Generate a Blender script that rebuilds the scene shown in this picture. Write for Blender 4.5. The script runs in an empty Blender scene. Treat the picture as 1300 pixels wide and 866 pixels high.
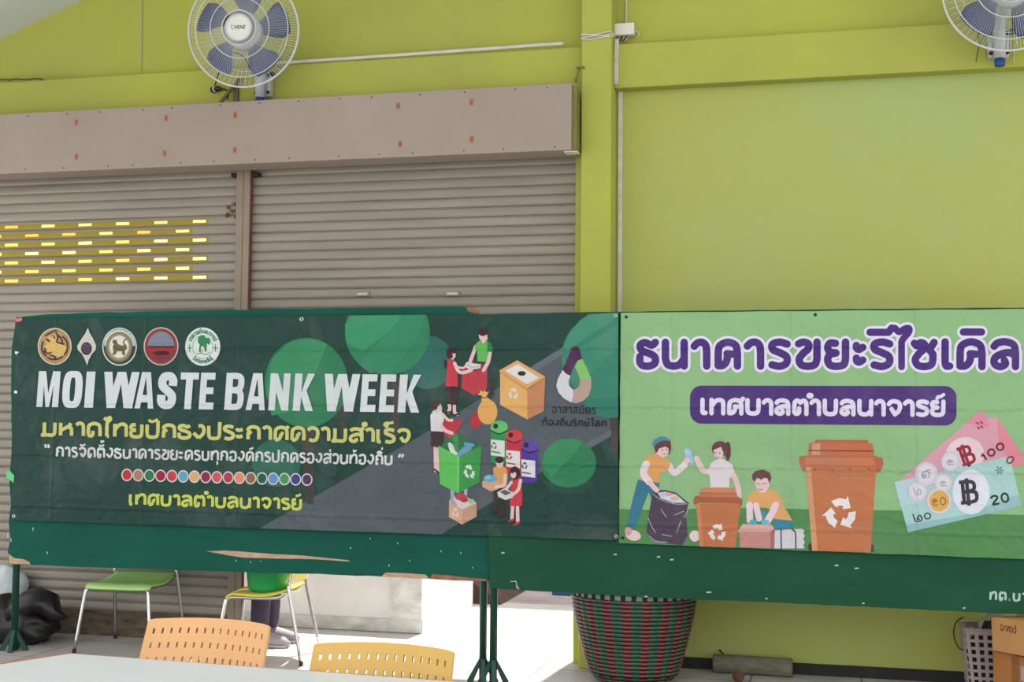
import bpy, math, random
import numpy as np
from mathutils import Vector, Matrix, noise
from mathutils.geometry import delaunay_2d_cdt

# ------------------------------------------------------------------ camera, sky, sun, exposure
SC = bpy.context.scene
COL = SC.collection
F_PX, IW, IH, CAM_H = 1600.0, 1300, 866, 1.45
YAW, PITCH, ROLL = (math.radians(a) for a in (13.7, 3.5, 0.505))
_ct, _st = math.cos(YAW), math.sin(YAW)
FWD = np.array([-_st*math.cos(PITCH), _ct*math.cos(PITCH), math.sin(PITCH)])
_R = np.array([_ct, _st, 0.0]); _U = np.cross(_R, FWD)
RGT = math.cos(ROLL)*_R + math.sin(ROLL)*_U
UPV = -math.sin(ROLL)*_R + math.cos(ROLL)*_U
CPOS = np.array([0.0, 0.0, CAM_H])
cd = bpy.data.cameras.new('camera'); cam = bpy.data.objects.new('camera', cd); COL.objects.link(cam)
cd.sensor_width = 36.0; cd.lens = F_PX*36.0/IW; cd.clip_start = 0.05; cd.clip_end = 200
cam.matrix_world = Matrix(((RGT[0], UPV[0], -FWD[0], 0), (RGT[1], UPV[1], -FWD[1], 0),
                           (RGT[2], UPV[2], -FWD[2], CAM_H), (0, 0, 0, 1)))
SC.camera = cam

W = bpy.data.worlds.new('sky'); SC.world = W; W.use_nodes = True
bg = W.node_tree.nodes['Background']
bg.inputs[0].default_value = (0.97, 0.985, 1.0, 1); bg.inputs[1].default_value = 2.3
sd = bpy.data.lights.new('sun', 'SUN'); sd.energy = 13.0; sd.angle = math.radians(1.5); sd.color = (1, 0.97, 0.92)
sun = bpy.data.objects.new('sun', sd); COL.objects.link(sun)
sun.rotation_euler = Vector((0.04, 0.36, 1.0)).to_track_quat('Z', 'Y').to_euler()
sun.location = (0, 12, 12)
SC.view_settings.view_transform = 'Standard'; SC.view_settings.look = 'None'
SC.view_settings.gamma = 1.0; SC.view_settings.use_curve_mapping = False
SC.view_settings.exposure = -0.06
K = 1.0           # photograph grey level -> surface albedo

# ------------------------------------------------------------------ rays: pixel of the photograph -> point on a real plane
def ray(x, y): return FWD + (x-650)/F_PX*RGT - (y-433)/F_PX*UPV
def on_z(x, y, z=0.0): d = ray(x, y); return Vector(CPOS + d*((z-CAM_H)/d[2]))
def on_y(x, y, Y): d = ray(x, y); return Vector(CPOS + d*(Y/d[1]))

# ------------------------------------------------------------------ materials
def lin(c):
    return tuple(((v/255.0)/12.92 if v/255.0 <= 0.04045 else ((v/255.0+0.055)/1.055)**2.4) for v in c)
def alb(c, k=None): return tuple(min(0.92, v*(K if k is None else k)) for v in lin(c))
_mats = {}
def new_mat(name):
    m = bpy.data.materials.new(name); m.use_nodes = True
    nt = m.node_tree; return m, nt, nt.nodes['Principled BSDF']
def mat(name, rgb, rough=0.6, var=0.12, scale=6.0, bump=0.0, bscale=60.0, metal=0.0, spec=0.4, k=None, rgb2=None, stretch=None, trans=0.0):
    """procedural surface: base colour wandering between two tones on object-space noise, optional fine bump"""
    if name in _mats: return _mats[name]
    m, nt, p = new_mat(name)
    L = nt.links.new
    a = alb(rgb, k)
    b = alb(rgb2, k) if rgb2 else tuple(v*(1-var) for v in a)
    if not rgb2: a = tuple(min(.92, v*(1+var*0.5)) for v in a)
    tc = nt.nodes.new('ShaderNodeTexCoord'); mp = nt.nodes.new('ShaderNodeMapping')
    if stretch: mp.inputs['Scale'].default_value = stretch
    L(tc.outputs['Object'], mp.inputs['Vector'])
    n = nt.nodes.new('ShaderNodeTexNoise'); n.inputs['Scale'].default_value = scale; n.inputs['Detail'].default_value = 5
    n.inputs['Roughness'].default_value = 0.6
    L(mp.outputs['Vector'], n.inputs['Vector'])
    r = nt.nodes.new('ShaderNodeValToRGB')
    r.color_ramp.elements[0].position = 0.32; r.color_ramp.elements[1].position = 0.68
    r.color_ramp.elements[0].color = (*b, 1); r.color_ramp.elements[1].color = (*a, 1)
    L(n.outputs['Fac'], r.inputs['Fac']); L(r.outputs['Color'], p.inputs['Base Color'])
    p.inputs['Roughness'].default_value = rough; p.inputs['Metallic'].default_value = metal
    p.inputs['Specular IOR Level'].default_value = spec
    if trans: p.inputs['Transmission Weight'].default_value = trans
    if bump:
        n2 = nt.nodes.new('ShaderNodeTexNoise'); n2.inputs['Scale'].default_value = bscale; n2.inputs['Detail'].default_value = 4
        L(mp.outputs['Vector'], n2.inputs['Vector'])
        bn = nt.nodes.new('ShaderNodeBump'); bn.inputs['Strength'].default_value = bump; bn.inputs['Distance'].default_value = 0.01
        L(n2.outputs['Fac'], bn.inputs['Height']); L(bn.outputs['Normal'], p.inputs['Normal'])
    _mats[name] = m; return m

def crease_group():
    """shared height field of the folded vinyl: fold lines on a grid plus soft wrinkles"""
    g = bpy.data.node_groups.new('vinyl_creases', 'ShaderNodeTree')
    g.interface.new_socket('Normal', in_out='OUTPUT', socket_type='NodeSocketVector')
    N = g.nodes.new; L = g.links.new
    out = N('NodeGroupOutput'); tc = N('ShaderNodeTexCoord')
    n1 = N('ShaderNodeTexNoise'); n1.inputs['Scale'].default_value = 2.6; n1.inputs['Detail'].default_value = 3; n1.inputs['Distortion'].default_value = 0.8
    n2 = N('ShaderNodeTexNoise'); n2.inputs['Scale'].default_value = 9; n2.inputs['Detail'].default_value = 2; n2.inputs['Distortion'].default_value = 1.5
    L(tc.outputs['Object'], n1.inputs['Vector']); L(tc.outputs['Object'], n2.inputs['Vector'])
    sx = N('ShaderNodeSeparateXYZ'); L(tc.outputs['Object'], sx.inputs[0])
    def fold(sock, period, off):
        a = N('ShaderNodeMath'); a.operation = 'ADD'; a.inputs[1].default_value = off; L(sock, a.inputs[0])
        w = N('ShaderNodeMath'); w.operation = 'MULTIPLY_ADD'; w.inputs[1].default_value = 0.03; L(n2.outputs['Fac'], w.inputs[0]); L(a.outputs[0], w.inputs[2])
        p = N('ShaderNodeMath'); p.operation = 'PINGPONG'; p.inputs[1].default_value = period/2; L(w.outputs[0], p.inputs[0])
        mr = N('ShaderNodeMapRange'); mr.interpolation_type = 'SMOOTHSTEP'; mr.inputs['From Max'].default_value = 0.02
        mr.inputs['To Min'].default_value = 1; mr.inputs['To Max'].default_value = 0
        L(p.outputs[0], mr.inputs['Value']); return mr.outputs[0]
    fx, fz = fold(sx.outputs['X'], 0.62, 0.30), fold(sx.outputs['Z'], 0.315, 0.04)
    s1 = N('ShaderNodeMath'); s1.operation = 'MULTIPLY_ADD'; s1.inputs[1].default_value = 0.16; L(fx, s1.inputs[0]); L(n1.outputs['Fac'], s1.inputs[2])
    s2 = N('ShaderNodeMath'); s2.operation = 'MULTIPLY_ADD'; s2.inputs[1].default_value = 0.16; L(fz, s2.inputs[0]); L(s1.outputs[0], s2.inputs[2])
    s3 = N('ShaderNodeMath'); s3.operation = 'MULTIPLY_ADD'; s3.inputs[1].default_value = 0.25; L(n2.outputs['Fac'], s3.inputs[0]); L(s2.outputs[0], s3.inputs[2])
    b = N('ShaderNodeBump'); b.inputs['Strength'].default_value = 0.55; b.inputs['Distance'].default_value = 0.05
    L(s3.outputs[0], b.inputs['Height']); L(b.outputs['Normal'], out.inputs[0])
    return g
CREASE = crease_group()
KP = 0.86
def ink(rgb, rough=0.42):
    key = 'vinyl_ink_%02x%02x%02x' % tuple(rgb)
    if key in _mats: return _mats[key]
    m, nt, p = new_mat(key)
    a = alb(rgb, KP); lum = sum(a)/3; a = tuple(v*0.91+lum*0.09 for v in a)      # inks greyed a little: the veil of glare haze is put into their colour
    tc = nt.nodes.new('ShaderNodeTexCoord'); n = nt.nodes.new('ShaderNodeTexNoise'); n.inputs['Scale'].default_value = 3.5; n.inputs['Detail'].default_value = 4
    nt.links.new(tc.outputs['Object'], n.inputs['Vector'])
    mx = nt.nodes.new('ShaderNodeMix'); mx.data_type = 'RGBA'
    mx.inputs['A'].default_value = (*[v*0.88 for v in a], 1); mx.inputs['B'].default_value = (*[min(.92, v*1.12+0.004) for v in a], 1)
    nt.links.new(n.outputs['Fac'], mx.inputs['Factor'])
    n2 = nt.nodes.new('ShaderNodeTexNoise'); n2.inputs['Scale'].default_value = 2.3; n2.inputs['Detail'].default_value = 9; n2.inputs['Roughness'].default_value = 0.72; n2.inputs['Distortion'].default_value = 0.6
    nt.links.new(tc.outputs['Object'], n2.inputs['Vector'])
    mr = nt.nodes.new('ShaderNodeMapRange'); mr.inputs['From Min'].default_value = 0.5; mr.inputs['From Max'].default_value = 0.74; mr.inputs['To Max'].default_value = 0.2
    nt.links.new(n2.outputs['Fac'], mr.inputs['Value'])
    sheen_mix = nt.nodes.new('ShaderNodeMix'); sheen_mix.data_type = 'RGBA'; sheen_mix.inputs['B'].default_value = (0.24, 0.24, 0.25, 1)  # blotchy grey sheen of the wrinkled vinyl, painted into the ink colour
    nt.links.new(mr.outputs[0], sheen_mix.inputs['Factor']); nt.links.new(mx.outputs['Result'], sheen_mix.inputs['A']); nt.links.new(sheen_mix.outputs['Result'], p.inputs['Base Color'])
    p.inputs['Roughness'].default_value = rough; p.inputs['Specular IOR Level'].default_value = 0.13
    g = nt.nodes.new('ShaderNodeGroup'); g.node_tree = CREASE
    nt.links.new(g.outputs[0], p.inputs['Normal'])
    _mats[key] = m; return m

# ------------------------------------------------------------------ mesh helpers
class MB:
    def __init__(s): s.v = []; s.f = []; s.mi = []; s.mats = []
    def mid(s, m):
        if m not in s.mats: s.mats.append(m)
        return s.mats.index(m)
    def add(s, vs, fs, m):
        o = len(s.v); i = s.mid(m)
        s.v.extend(tuple(v) for v in vs)
        for f in fs: s.f.append(tuple(o+k for k in f)); s.mi.append(i)
        return s
    def box(s, lo, hi, m):
        x0, y0, z0 = lo; x1, y1, z1 = hi
        return s.add([(x0,y0,z0),(x1,y0,z0),(x1,y1,z0),(x0,y1,z0),(x0,y0,z1),(x1,y0,z1),(x1,y1,z1),(x0,y1,z1)],
              [(0,3,2,1),(4,5,6,7),(0,1,5,4),(1,2,6,5),(2,3,7,6),(3,0,4,7)], m)
    def tube(s, path, r, m, n=10, caps=True):
        path = [Vector(p) for p in path]; rs = r if isinstance(r, (list, tuple)) else [r]*len(path)
        vs, fs = [], []; ref = None
        for i, p in enumerate(path):
            t = (path[min(i+1, len(path)-1)]-path[max(i-1, 0)]).normalized()
            if ref is None:
                ref = t.orthogonal().normalized()
            ref = (ref - t*ref.dot(t)).normalized(); b = t.cross(ref)
            for k in range(n):
                a = 2*math.pi*k/n; vs.append(p+(ref*math.cos(a)+b*math.sin(a))*rs[i])
        for i in range(len(path)-1):
            for k in range(n):
                k2 = (k+1) % n; fs.append((i*n+k, i*n+k2, (i+1)*n+k2, (i+1)*n+k))
        if caps:
            fs.append(tuple(range(n-1, -1, -1))); o = (len(path)-1)*n; fs.append(tuple(o+k for k in range(n)))
        return s.add(vs, fs, m)
    def lathe(s, prof, m, n=32, c=(0,0,0), axis='z', a0=0.0, a1=2*math.pi):
        closed = abs(a1-a0-2*math.pi) < 1e-6; cols = n if closed else n+1
        vs, fs = [], []
        for (r, z) in prof:
            for k in range(cols):
                a = a0+(a1-a0)*k/n; vs.append((c[0]+r*math.cos(a), c[1]+r*math.sin(a), c[2]+z) if axis == 'z' else (c[0]+r*math.cos(a), c[1]+z, c[2]+r*math.sin(a)))
        for i in range(len(prof)-1):
            for k in range(n):
                k2 = (k+1) % cols; q = (i*cols+k, i*cols+k2, (i+1)*cols+k2, (i+1)*cols+k)
                fs.append(q if axis == 'z' else q[::-1])
        return s.add(vs, fs, m)
    def prism(s, pts, y0, y1, m):
        """outline in (x,z), extruded between two y"""
        n = len(pts)
        vs = [(x, y0, z) for x, z in pts]+[(x, y1, z) for x, z in pts]
        fs = [tuple(range(n)), tuple(range(2*n-1, n-1, -1))]+[((k+1) % n, k, n+k, n+(k+1) % n) for k in range(n)]
        return s.add(vs, fs, m)
    def build(s, name, parent=None, smooth=False, loc=None, rot=None, bevel=0.0, solid=0.0, subd=0, auto=True):
        me = bpy.data.meshes.new(name); me.from_pydata(s.v, [], s.f)
        for m in s.mats: me.materials.append(m)
        me.polygons.foreach_set('material_index', s.mi)
        if smooth: me.polygons.foreach_set('use_smooth', [True]*len(s.f))
        me.update()
        o = bpy.data.objects.new(name, me); COL.objects.link(o)
        if parent is not None: o.parent = parent
        if loc is not None: o.location = loc
        if rot is not None: o.rotation_euler = rot
        if solid: md = o.modifiers.new('thickness', 'SOLIDIFY'); md.thickness = solid; md.offset = 0
        if bevel: md = o.modifiers.new('bevel', 'BEVEL'); md.width = bevel; md.segments = 2; md.limit_method = 'ANGLE'
        if subd: md = o.modifiers.new('subd', 'SUBSURF'); md.levels = subd; md.render_levels = subd
        return o
def tag(o, label=None, cat=None, group=None, kind=None):
    if label: o['label'] = label
    if cat: o['category'] = cat
    if group: o['group'] = group
    if kind: o['kind'] = kind
    return o
def thing(name, label, cat, loc=(0,0,0), rz=0.0, group=None):
    o = bpy.data.objects.new(name, None); COL.objects.link(o); o.location = loc; o.rotation_euler = (0, 0, rz)
    o.empty_display_size = 0.1
    return tag(o, label, cat, group)
def struct(o): o['kind'] = 'structure'; return o
def catmull(pts, n=6, closed=False):
    P = [Vector(p) for p in pts]
    if len(P) < 3: return P
    out = []; m = len(P)
    g = (lambda i: P[i % m]) if closed else (lambda i: P[0]*2-P[1] if i < 0 else (P[-1]*2-P[-2] if i >= m else P[i]))
    for i in range(m if closed else m-1):
        a, b, c, d = g(i-1), g(i), g(i+1), g(i+2)
        for k in range(n):
            t = k/n
            out.append(0.5*((2*b)+(c-a)*t+(2*a-5*b+4*c-d)*t*t+(3*b-3*c+d-a)*t*t*t))
    if not closed: out.append(P[-1])
    return out

# ------------------------------------------------------------------ common materials
M_LIME = mat('lime_wall_paint', (170, 173, 78), rough=0.85, scale=1.1, rgb2=(158, 162, 82), bump=0.25, bscale=25, spec=0.15)
M_LIME2 = mat('lime_wall_paint_faded', (160, 174, 110), rough=0.85, scale=0.6, rgb2=(168, 168, 80), bump=0.25, bscale=25, spec=0.15)
M_WHITE = mat('white_plastic', (214, 214, 208), rough=0.45, var=0.08)
M_DARK = mat('black_plastic', (28, 28, 30), rough=0.4, var=0.2)
M_CHROME = mat('chrome_tube', (190, 190, 188), rough=0.22, metal=1.0, var=0.1, scale=20)
M_BEIGE = mat('beige_painted_sheet', (152, 139, 128), rough=0.55, var=0.06, scale=2, spec=0.3)
M_SLAT = mat('shutter_slat_paint', (148, 140, 128), rough=0.5, scale=3, var=0.14, stretch=(0.5, 1, 6), spec=0.35)
M_SLATY = mat('yellow_painted_slat', (150, 132, 40), rough=0.5, scale=5, var=0.1, spec=0.35)
M_POST = mat('shutter_post_paint', (138, 124, 106), rough=0.5, scale=5, var=0.12)
M_RED = mat('red_rust_edge', (110, 50, 44), rough=0.7, scale=12, var=0.3)
M_BOARD1 = mat('board_paint_teal_green', (20, 82, 68), rough=0.65, scale=3, var=0.16, stretch=(.5, 1, 2), bump=0.15, bscale=30, spec=0.1)
M_BOARD2 = mat('board_paint_leaf_green', (30, 76, 54), rough=0.65, scale=3, var=0.18, stretch=(.5, 1, 2), bump=0.15, bscale=30, spec=0.1)
M_POLE = mat('pole_green_enamel', (20, 66, 54), rough=0.4, scale=8, var=0.2)
M_PLY = mat('bare_plywood', (186, 152, 126), rough=0.8, scale=14, var=0.3, stretch=(1, 1, 5))
M_FLECK = mat('pale_paint_fleck', (176, 190, 182), rough=0.6)
# ------------------------------------------------------------------ the setting
def tile_mat():
    m, nt, p = new_mat('floor_tile'); L = nt.links.new
    tc = nt.nodes.new('ShaderNodeTexCoord'); mp = nt.nodes.new('ShaderNodeMapping'); mp.inputs['Rotation'].default_value = (0, 0, 0.03)
    L(tc.outputs['Object'], mp.inputs['Vector'])
    br = nt.nodes.new('ShaderNodeTexBrick'); br.offset = 0; br.inputs['Scale'].default_value = 1.0
    br.inputs['Brick Width'].default_value = 0.6; br.inputs['Row Height'].default_value = 0.6; br.inputs['Mortar Size'].default_value = 0.006
    br.inputs['Color1'].default_value = (*alb((186, 180, 176)), 1); br.inputs['Color2'].default_value = (*alb((178, 172, 168)), 1); br.inputs['Mortar'].default_value = (*alb((120, 112, 106)), 1)
    L(mp.outputs['Vector'], br.inputs['Vector'])
    n = nt.nodes.new('ShaderNodeTexNoise'); n.inputs['Scale'].default_value = 2.2; n.inputs['Detail'].default_value = 6; L(tc.outputs['Object'], n.inputs['Vector'])
    r = nt.nodes.new('ShaderNodeValToRGB'); r.color_ramp.elements[0].position = .3; r.color_ramp.elements[0].color = (.78, .76, .76, 1); r.color_ramp.elements[1].position = .65; r.color_ramp.elements[1].color = (1.08, 1.08, 1.08, 1)
    L(n.outputs['Fac'], r.inputs['Fac'])
    mx = nt.nodes.new('ShaderNodeMix'); mx.data_type = 'RGBA'; mx.blend_type = 'MULTIPLY'; mx.inputs['Factor'].default_value = 1
    L(br.outputs['Color'], mx.inputs['A']); L(r.outputs['Color'], mx.inputs['B']); L(mx.outputs['Result'], p.inputs['Base Color'])
    p.inputs['Roughness'].default_value = 0.5; p.inputs['Specular IOR Level'].default_value = 0.3
    return m
YW = 7.52                                   # plane of the shutters and the lime wall
struct(MB().box((-9, -5, -0.12), (5, 7.56, 0), tile_mat()).build('floor'))
M_YARD = mat('yard_concrete', (198, 190, 190), rough=0.85, scale=1.2, var=0.16, bump=0.2, bscale=20, spec=0.1)
M_YARD_SHADE = mat('shaded_grey_yard', (182, 168, 174), rough=0.9, scale=1.6, var=0.3, stretch=(.6, 1.6, 1), spec=0.1)  # far yard ground: its shade is put into a darker base colour
yard = MB(); yard.box((-14, 7.56, -0.14), (9, 9.75, -0.004), M_YARD); yard.box((-14, 9.75, -0.14), (9, 30, -0.006), M_YARD_SHADE)
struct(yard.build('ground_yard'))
struct(MB().box((-30, -40, -0.3), (30, -5, -0.13), mat('outer_ground', (150, 148, 140), rough=.9, scale=.6)).build('ground_front'))

s_ = 0.367
zc = lambda x: 4.044+s_*(x+5.512)            # underside of the left roof slope along the wall
ZPK = zc(0.0)
up = MB().prism([(-7.3, 3.06), (-1.371, 3.06), (-1.371, 3.5), (5, 3.5), (5, ZPK-s_*5.0), (0.0, ZPK), (-7.3, zc(-7.3))], YW, YW+0.16, M_LIME); struct(up.build('wall_upper'))
struct(MB().box((-1.37, YW, 0.0), (5, YW+0.16, 3.5), M_LIME2).build('wall_right'))
struct(MB().box((-1.371, 7.32, 0), (-1.19, YW, 5.6), M_LIME).build('wall_pier', bevel=0.006))
struct(MB().box((-1.428, 7.455, 0), (-1.371, YW+0.14, 3.3), M_LIME).build('wall_jamb'))
bm1 = MB().box((-1.19, 7.42, 3.44), (5, YW, 3.71), M_LIME); beam = struct(bm1.build('trim_1', bevel=0.008))
MB().tube([on_y(x, y, 7.4195) for x, y in ((1243.5, 35), (1241.5, 44), (1244, 56), (1241, 66), (1239, 79))], 0.0022, mat('hairline_crack', (70, 70, 34), rough=.9), n=5).build('hairline_crack', beam)
bm2 = MB().box((-9, 7.42, 3.3), (-1.371, YW, 3.71), M_LIME); struct(bm2.build('trim_2', bevel=0.008))
struct(MB().box((-1.19, 7.495, 0), (5, YW, 0.062), mat('black_skirting', (34, 32, 32), rough=.7, var=.4, scale=15)).build('baseboard_back'))
# side wall out of frame to the left keeps the hall closed on that side of the shutters
M_CEIL = mat('grey_roof_sheet', (206, 213, 214), rough=0.5, scale=1.0, var=0.05)
def slab(x0, z0, x1, z1):
    return MB().prism([(x0, z0), (x1, z1), (x1, z1+0.06), (x0, z0+0.06)], 1.5, 7.9, M_CEIL)
struct(slab(-7.3, zc(-7.3), 0.0, ZPK).build('ceiling'))
struct(slab(0.0, ZPK, 5.0, ZPK-s_*5.0).build('ceiling'))
# seam line in the upper wall, cracks
struct(MB().tube([on_y(181, -12, 7.519), on_y(180, 91, 7.519)], 0.004, mat('grey_joint_line', (150, 140, 110), rough=.8)).build('trim_3'))

# ---- roller shutters
PITCH_S = 0.0618
def shutter(x0, x1, z0, z1, zref, name, rows=None, y=YW):
    """corrugated curtain; rows: {slat index: (yellow until x, [slot spans])}"""
    mb = MB(); holes = []
    prof = [(0.000, 0.000), (0.004, 0.011), (0.0075, 0.011), (0.009, 0.003), (0.0115, 0.003), (0.013, 0.010), (0.015, 0.000), (0.0265, -0.004), (0.0275, -0.0042), (0.0455, -0.0035), (0.0465, -0.0032), (0.0535, -0.0018), (PITCH_S, 0.0)]
    k0 = math.floor((z0-zref)/PITCH_S); k1 = math.ceil((z1-zref)/PITCH_S)
    for k in range(k0, k1):
        zb = zref+k*PITCH_S
        if zb < z0-1e-6: continue
        row = rows.get(k) if rows else None
        xs = [x0, x1]
        if row:
            xs = sorted(set([x0, x1, row[0]]+[v for sp in row[1] for v in sp]))
        for (za, ya), (zb2, yb) in zip(prof[:-1], prof[1:]):
            flat = 0.014 < za < 0.05
            for xa, xb in zip(xs[:-1], xs[1:]):
                xm = (xa+xb)/2
                if row and abs(za-0.0275) < 1e-6 and any(a < xm < b for a, b in row[1]): continue
                m = M_SLATY if (row and flat and xm < row[0]) else M_SLAT
                mb.add([(xa, y+ya, zb+za), (xb, y+ya, zb+za), (xb, y+yb, zb+zb2), (xa, y+yb, zb+zb2)], [(0, 1, 2, 3)], m)
        if row:
            for a, b in row[1]: holes.append((a, b, zb+0.0275, zb+0.0455))
    return mb, holes
ZREF = on_y(600, 214.3, YW).z-0.006
x_of = lambda px, py: on_y(px, py, YW).x
odd = [15, 61.5, 108.5, 156, 204.5, 253.5]; even = [-6, 41, 88, 135, 183, 232]
zrow = on_y(108, 285, YW).z
kr0 = round((zrow-0.036-ZREF)/PITCH_S)
rows = {}
for r in range(7):
    pxs = odd if r % 2 == 0 else even; py = 283+12*r
    spans = [(x_of(px-8.3, py), x_of(px+8.3, py)) for px in pxs]
    dx = spans[1][0]-spans[0][0]
    for e in range(1, 5): spans.insert(0, (spans[0][0]-dx, spans[0][1]-dx))
    rows[kr0-r] = (x_of(265 if r % 2 == 0 else 245, py), spans)
mb, holes = shutter(-6.9, -3.622, 0.10, 3.3, ZREF, 'door_1', rows)
door1 = struct(mb.build('door_1'))
def film(name, rgb, tr):
    m, nt, p = new_mat(name); nt.nodes.remove(p)
    t = nt.nodes.new('ShaderNodeBsdfTranslucent'); t.inputs[0].default_value = (*lin(rgb), 1)
    d = nt.nodes.new('ShaderNodeBsdfDiffuse'); d.inputs[0].default_value = (*lin(rgb), 1)
    n = nt.nodes.new('ShaderNodeTexNoise'); n.inputs['Scale'].default_value = 9
    mx = nt.nodes.new('ShaderNodeMixShader'); mx.inputs[0].default_value = tr
    nt.links.new(d.outputs[0], mx.inputs[1]); nt.links.new(t.outputs[0], mx.inputs[2])
    nt.links.new(mx.outputs[0], nt.nodes['Material Output'].inputs[0]); return m
M_FILM = [film('cream_film', (255, 246, 190), 0.97), film('amber_film', (248, 220, 150), 0.97)]
rnd = random.Random(3)
for i, (a, b, z0, z1) in enumerate(holes):
    right = a > x_of(190, 320)
    amber = (not right) and rnd.random() < 0.7
    mb = MB().box((a-0.01, YW+0.009, z0-0.006), (b+0.01, YW+0.0105, z1+0.006), M_FILM[1 if amber else 0])
    mb.build('vent_slot', door1)
br = MB().box((-6.9, YW-0.012, 0.0), (-3.622, YW+0.02, 0.165), mat('rusty_bottom_rail', (96, 82, 64), rough=.8, scale=8, var=.6, stretch=(1, 1, 3)))
br.build('bottom_rail', door1)
dent = MB()
for i in range(16):
    p = on_y(294+rnd.uniform(-6, 6), 268+rnd.uniform(-10, 8), YW-0.008)
    dent.lathe([(0.0, 0.0), (rnd.uniform(.004, .016), 0.0006)], mat('rust_scab', (98, 78, 62), rough=.9, var=.5, scale=30), n=9, c=(p.x, p.y-0.0004*i, p.z), axis='y')
dent.build('rust_patch', door1)
mb, _ = shutter(-3.622, -1.415, 1.99, 3.3, ZREF, 'door_2')
door2 = struct(mb.build('door_2'))
MB().box((-3.58, YW-0.02, 1.95), (-1.415, YW+0.02, 2.0), M_SLAT).build('bottom_rail', door2, bevel=0.004)
for px, py in ((461, 373.5), (575, 373)):
    p = on_y(px, py, YW); h = MB(); h.box((p.x-0.046, YW-0.018, p.z-0.014), (p.x+0.046, YW-0.002, p.z+0.014), M_SLAT)
    h.box((p.x-0.034, YW-0.0195, p.z-0.006), (p.x+0.034, YW-0.0175, p.z+0.006), mat('pale_slot', (205, 198, 190)))
    h.build('pull_handle', door2, bevel=0.003)
# post between the two shutters
px0, px1 = on_y(298, 240, 7.45).x, on_y(316.5, 240, 7.45).x
post = thing('shutter_post', 'beige steel guide post with red edge standing between the two roller shutters', 'post', (px0, 7.475, 0))
w = px1-px0
MB().box((0, 0, 0), (w*0.46, 0.03, 3.25), M_POST).box((w*0.5, 0.0, 0), (w*0.93, 0.03, 3.25), M_POST).box((w*0.4, 0.006, 0), (w*0.6, 0.028, 3.25), M_SLAT).build('channel', post)
tag(MB().box((w*0.93, 0.004, 0), (w*1.02, 0.02, 3.25), M_RED).build('edge_strip', post), 'red rusty edge strip')
MB().box((-0.04, 0.0, 3.005), (-0.002, 0.05, 3.03), M_DARK).build('stopper', post); MB().box((w+0.002, 0.0, 3.005), (w+0.05, 0.05, 3.03), M_DARK).build('stopper', post)

# ---- shutter housing with stickers
hz0, hz1, hx1 = 3.028, 3.427, -1.407
hs = thing('shutter_housing', 'long beige boxed housing above the two roller shutters with small orange stickers', 'shutter housing', (hx1, 7.2, hz0))
MB().box((-5.7, 0, 0), (0, 0.018, hz1-hz0), M_BEIGE).build('front_panel', hs, bevel=0.003)
MB().box((-5.7, 0.018, 0), (-0.002, 0.2, 0.014), M_BEIGE).build('bottom_panel', hs)
MB().box((-5.7, 0.018, hz1-hz0-0.014), (-0.002, 0.2, hz1-hz0), M_BEIGE).build('top_panel', hs)
tag(MB().box((-0.014, 0.018, 0.002), (0.028, 0.115, hz1-hz0-0.012), mat('olive_end_panel', (120, 118, 62), rough=.7, scale=8, var=.3)).build('end_panel', hs), 'olive painted end panel')
tag(MB().box((-0.05, 0.03, -0.006), (0.03, 0.11, 0.0), M_WHITE).build('bracket', hs), 'white bracket under the end')
M_ORG = mat('orange_sticker', (158, 98, 68), rough=.5, scale=60, var=.3)
for px, py in ((97, 155.5), (211, 150), (298.5, 146), (505.5, 134.5), (598.5, 129.5), (97, 199), (209, 194.5), (298, 190.5), (508, 183), (599, 177)):
    p = on_y(px, py, 7.2); lx, lz = p.x-hx1, p.z-hz0
    s = MB().box((lx-0.012, -0.0015, lz-0.019), (lx+0.012, 0, lz+0.019), M_ORG)
    s.box((lx-0.004, -0.0022, lz-0.008), (lx+0.004, -0.0014, lz+0.008), mat('dark_print', (150, 70, 50)))
    s.build('sticker', hs)
for i in range(15):
    lx = -0.12-i*0.27
    for lz in (0.022, hz1-hz0-0.02):
        jx = rnd.uniform(-.05, .05)
        MB().lathe([(0.0055, 0), (0.004, -0.003), (0.0, -0.0035)], mat('screw_zinc', (90, 84, 78), metal=.6, rough=.5), n=8, c=(lx+jx, 0, lz), axis='y').build('screw', hs)

# ---- electrical things on the wall
def run(name, label, pts, Y, wpx, m, cat='conduit', dep=0.014):
    """flat rectangular conduit along pixel points, lying on plane Y"""
    P = [on_y(x, y, Y) for x, y in pts]; root = P[0]
    mb = MB()
    for a, b in zip(P[:-1], P[1:]):
        d = (b-a).normalized(); n = Vector((-d.z, 0, d.x))*wpx/2
        q = [a-n, b-n, b+n, a+n]
        vs = [(v.x-root.x, 0, v.z-root.z) for v in q]+[(v.x-root.x, -dep, v.z-root.z) for v in q]
        mb.add(vs, [(0, 1, 2, 3), (7, 6, 5, 4), (1, 0, 4, 5), (2, 1, 5, 6), (3, 2, 6, 7), (0, 3, 7, 4)], m)
    o = mb.build(name, None, loc=root, bevel=0.002); return tag(o, label, cat)
M_COND = mat('aged_white_conduit', (196, 194, 184), rough=.5, var=.15, scale=9)
run('cable_conduit', 'white cable conduit running along the top of the beam right of the left wall fan', [(340, 81.5), (520, 69.5), (716, 55.5)], 7.419, 0.019, M_COND)
run('cable_conduit', 'upper white vertical conduit below the junction box crossing the beam', [(783.5, 50), (782.6, 78), (782.6, 108)], 7.418, 0.026, M_COND)
run('cable_conduit', 'lower white vertical conduit on the lime wall ending behind the light green banner', [(788, 112), (787.5, 250), (787, 400), (786.5, 560), (786, 840)], 7.519, 0.026, M_COND)
run('cable_conduit', 'thin white vertical conduit rising above the white junction box', [(795.5, -8), (795.3, 33)], 7.519, 0.009, M_COND)
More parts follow.
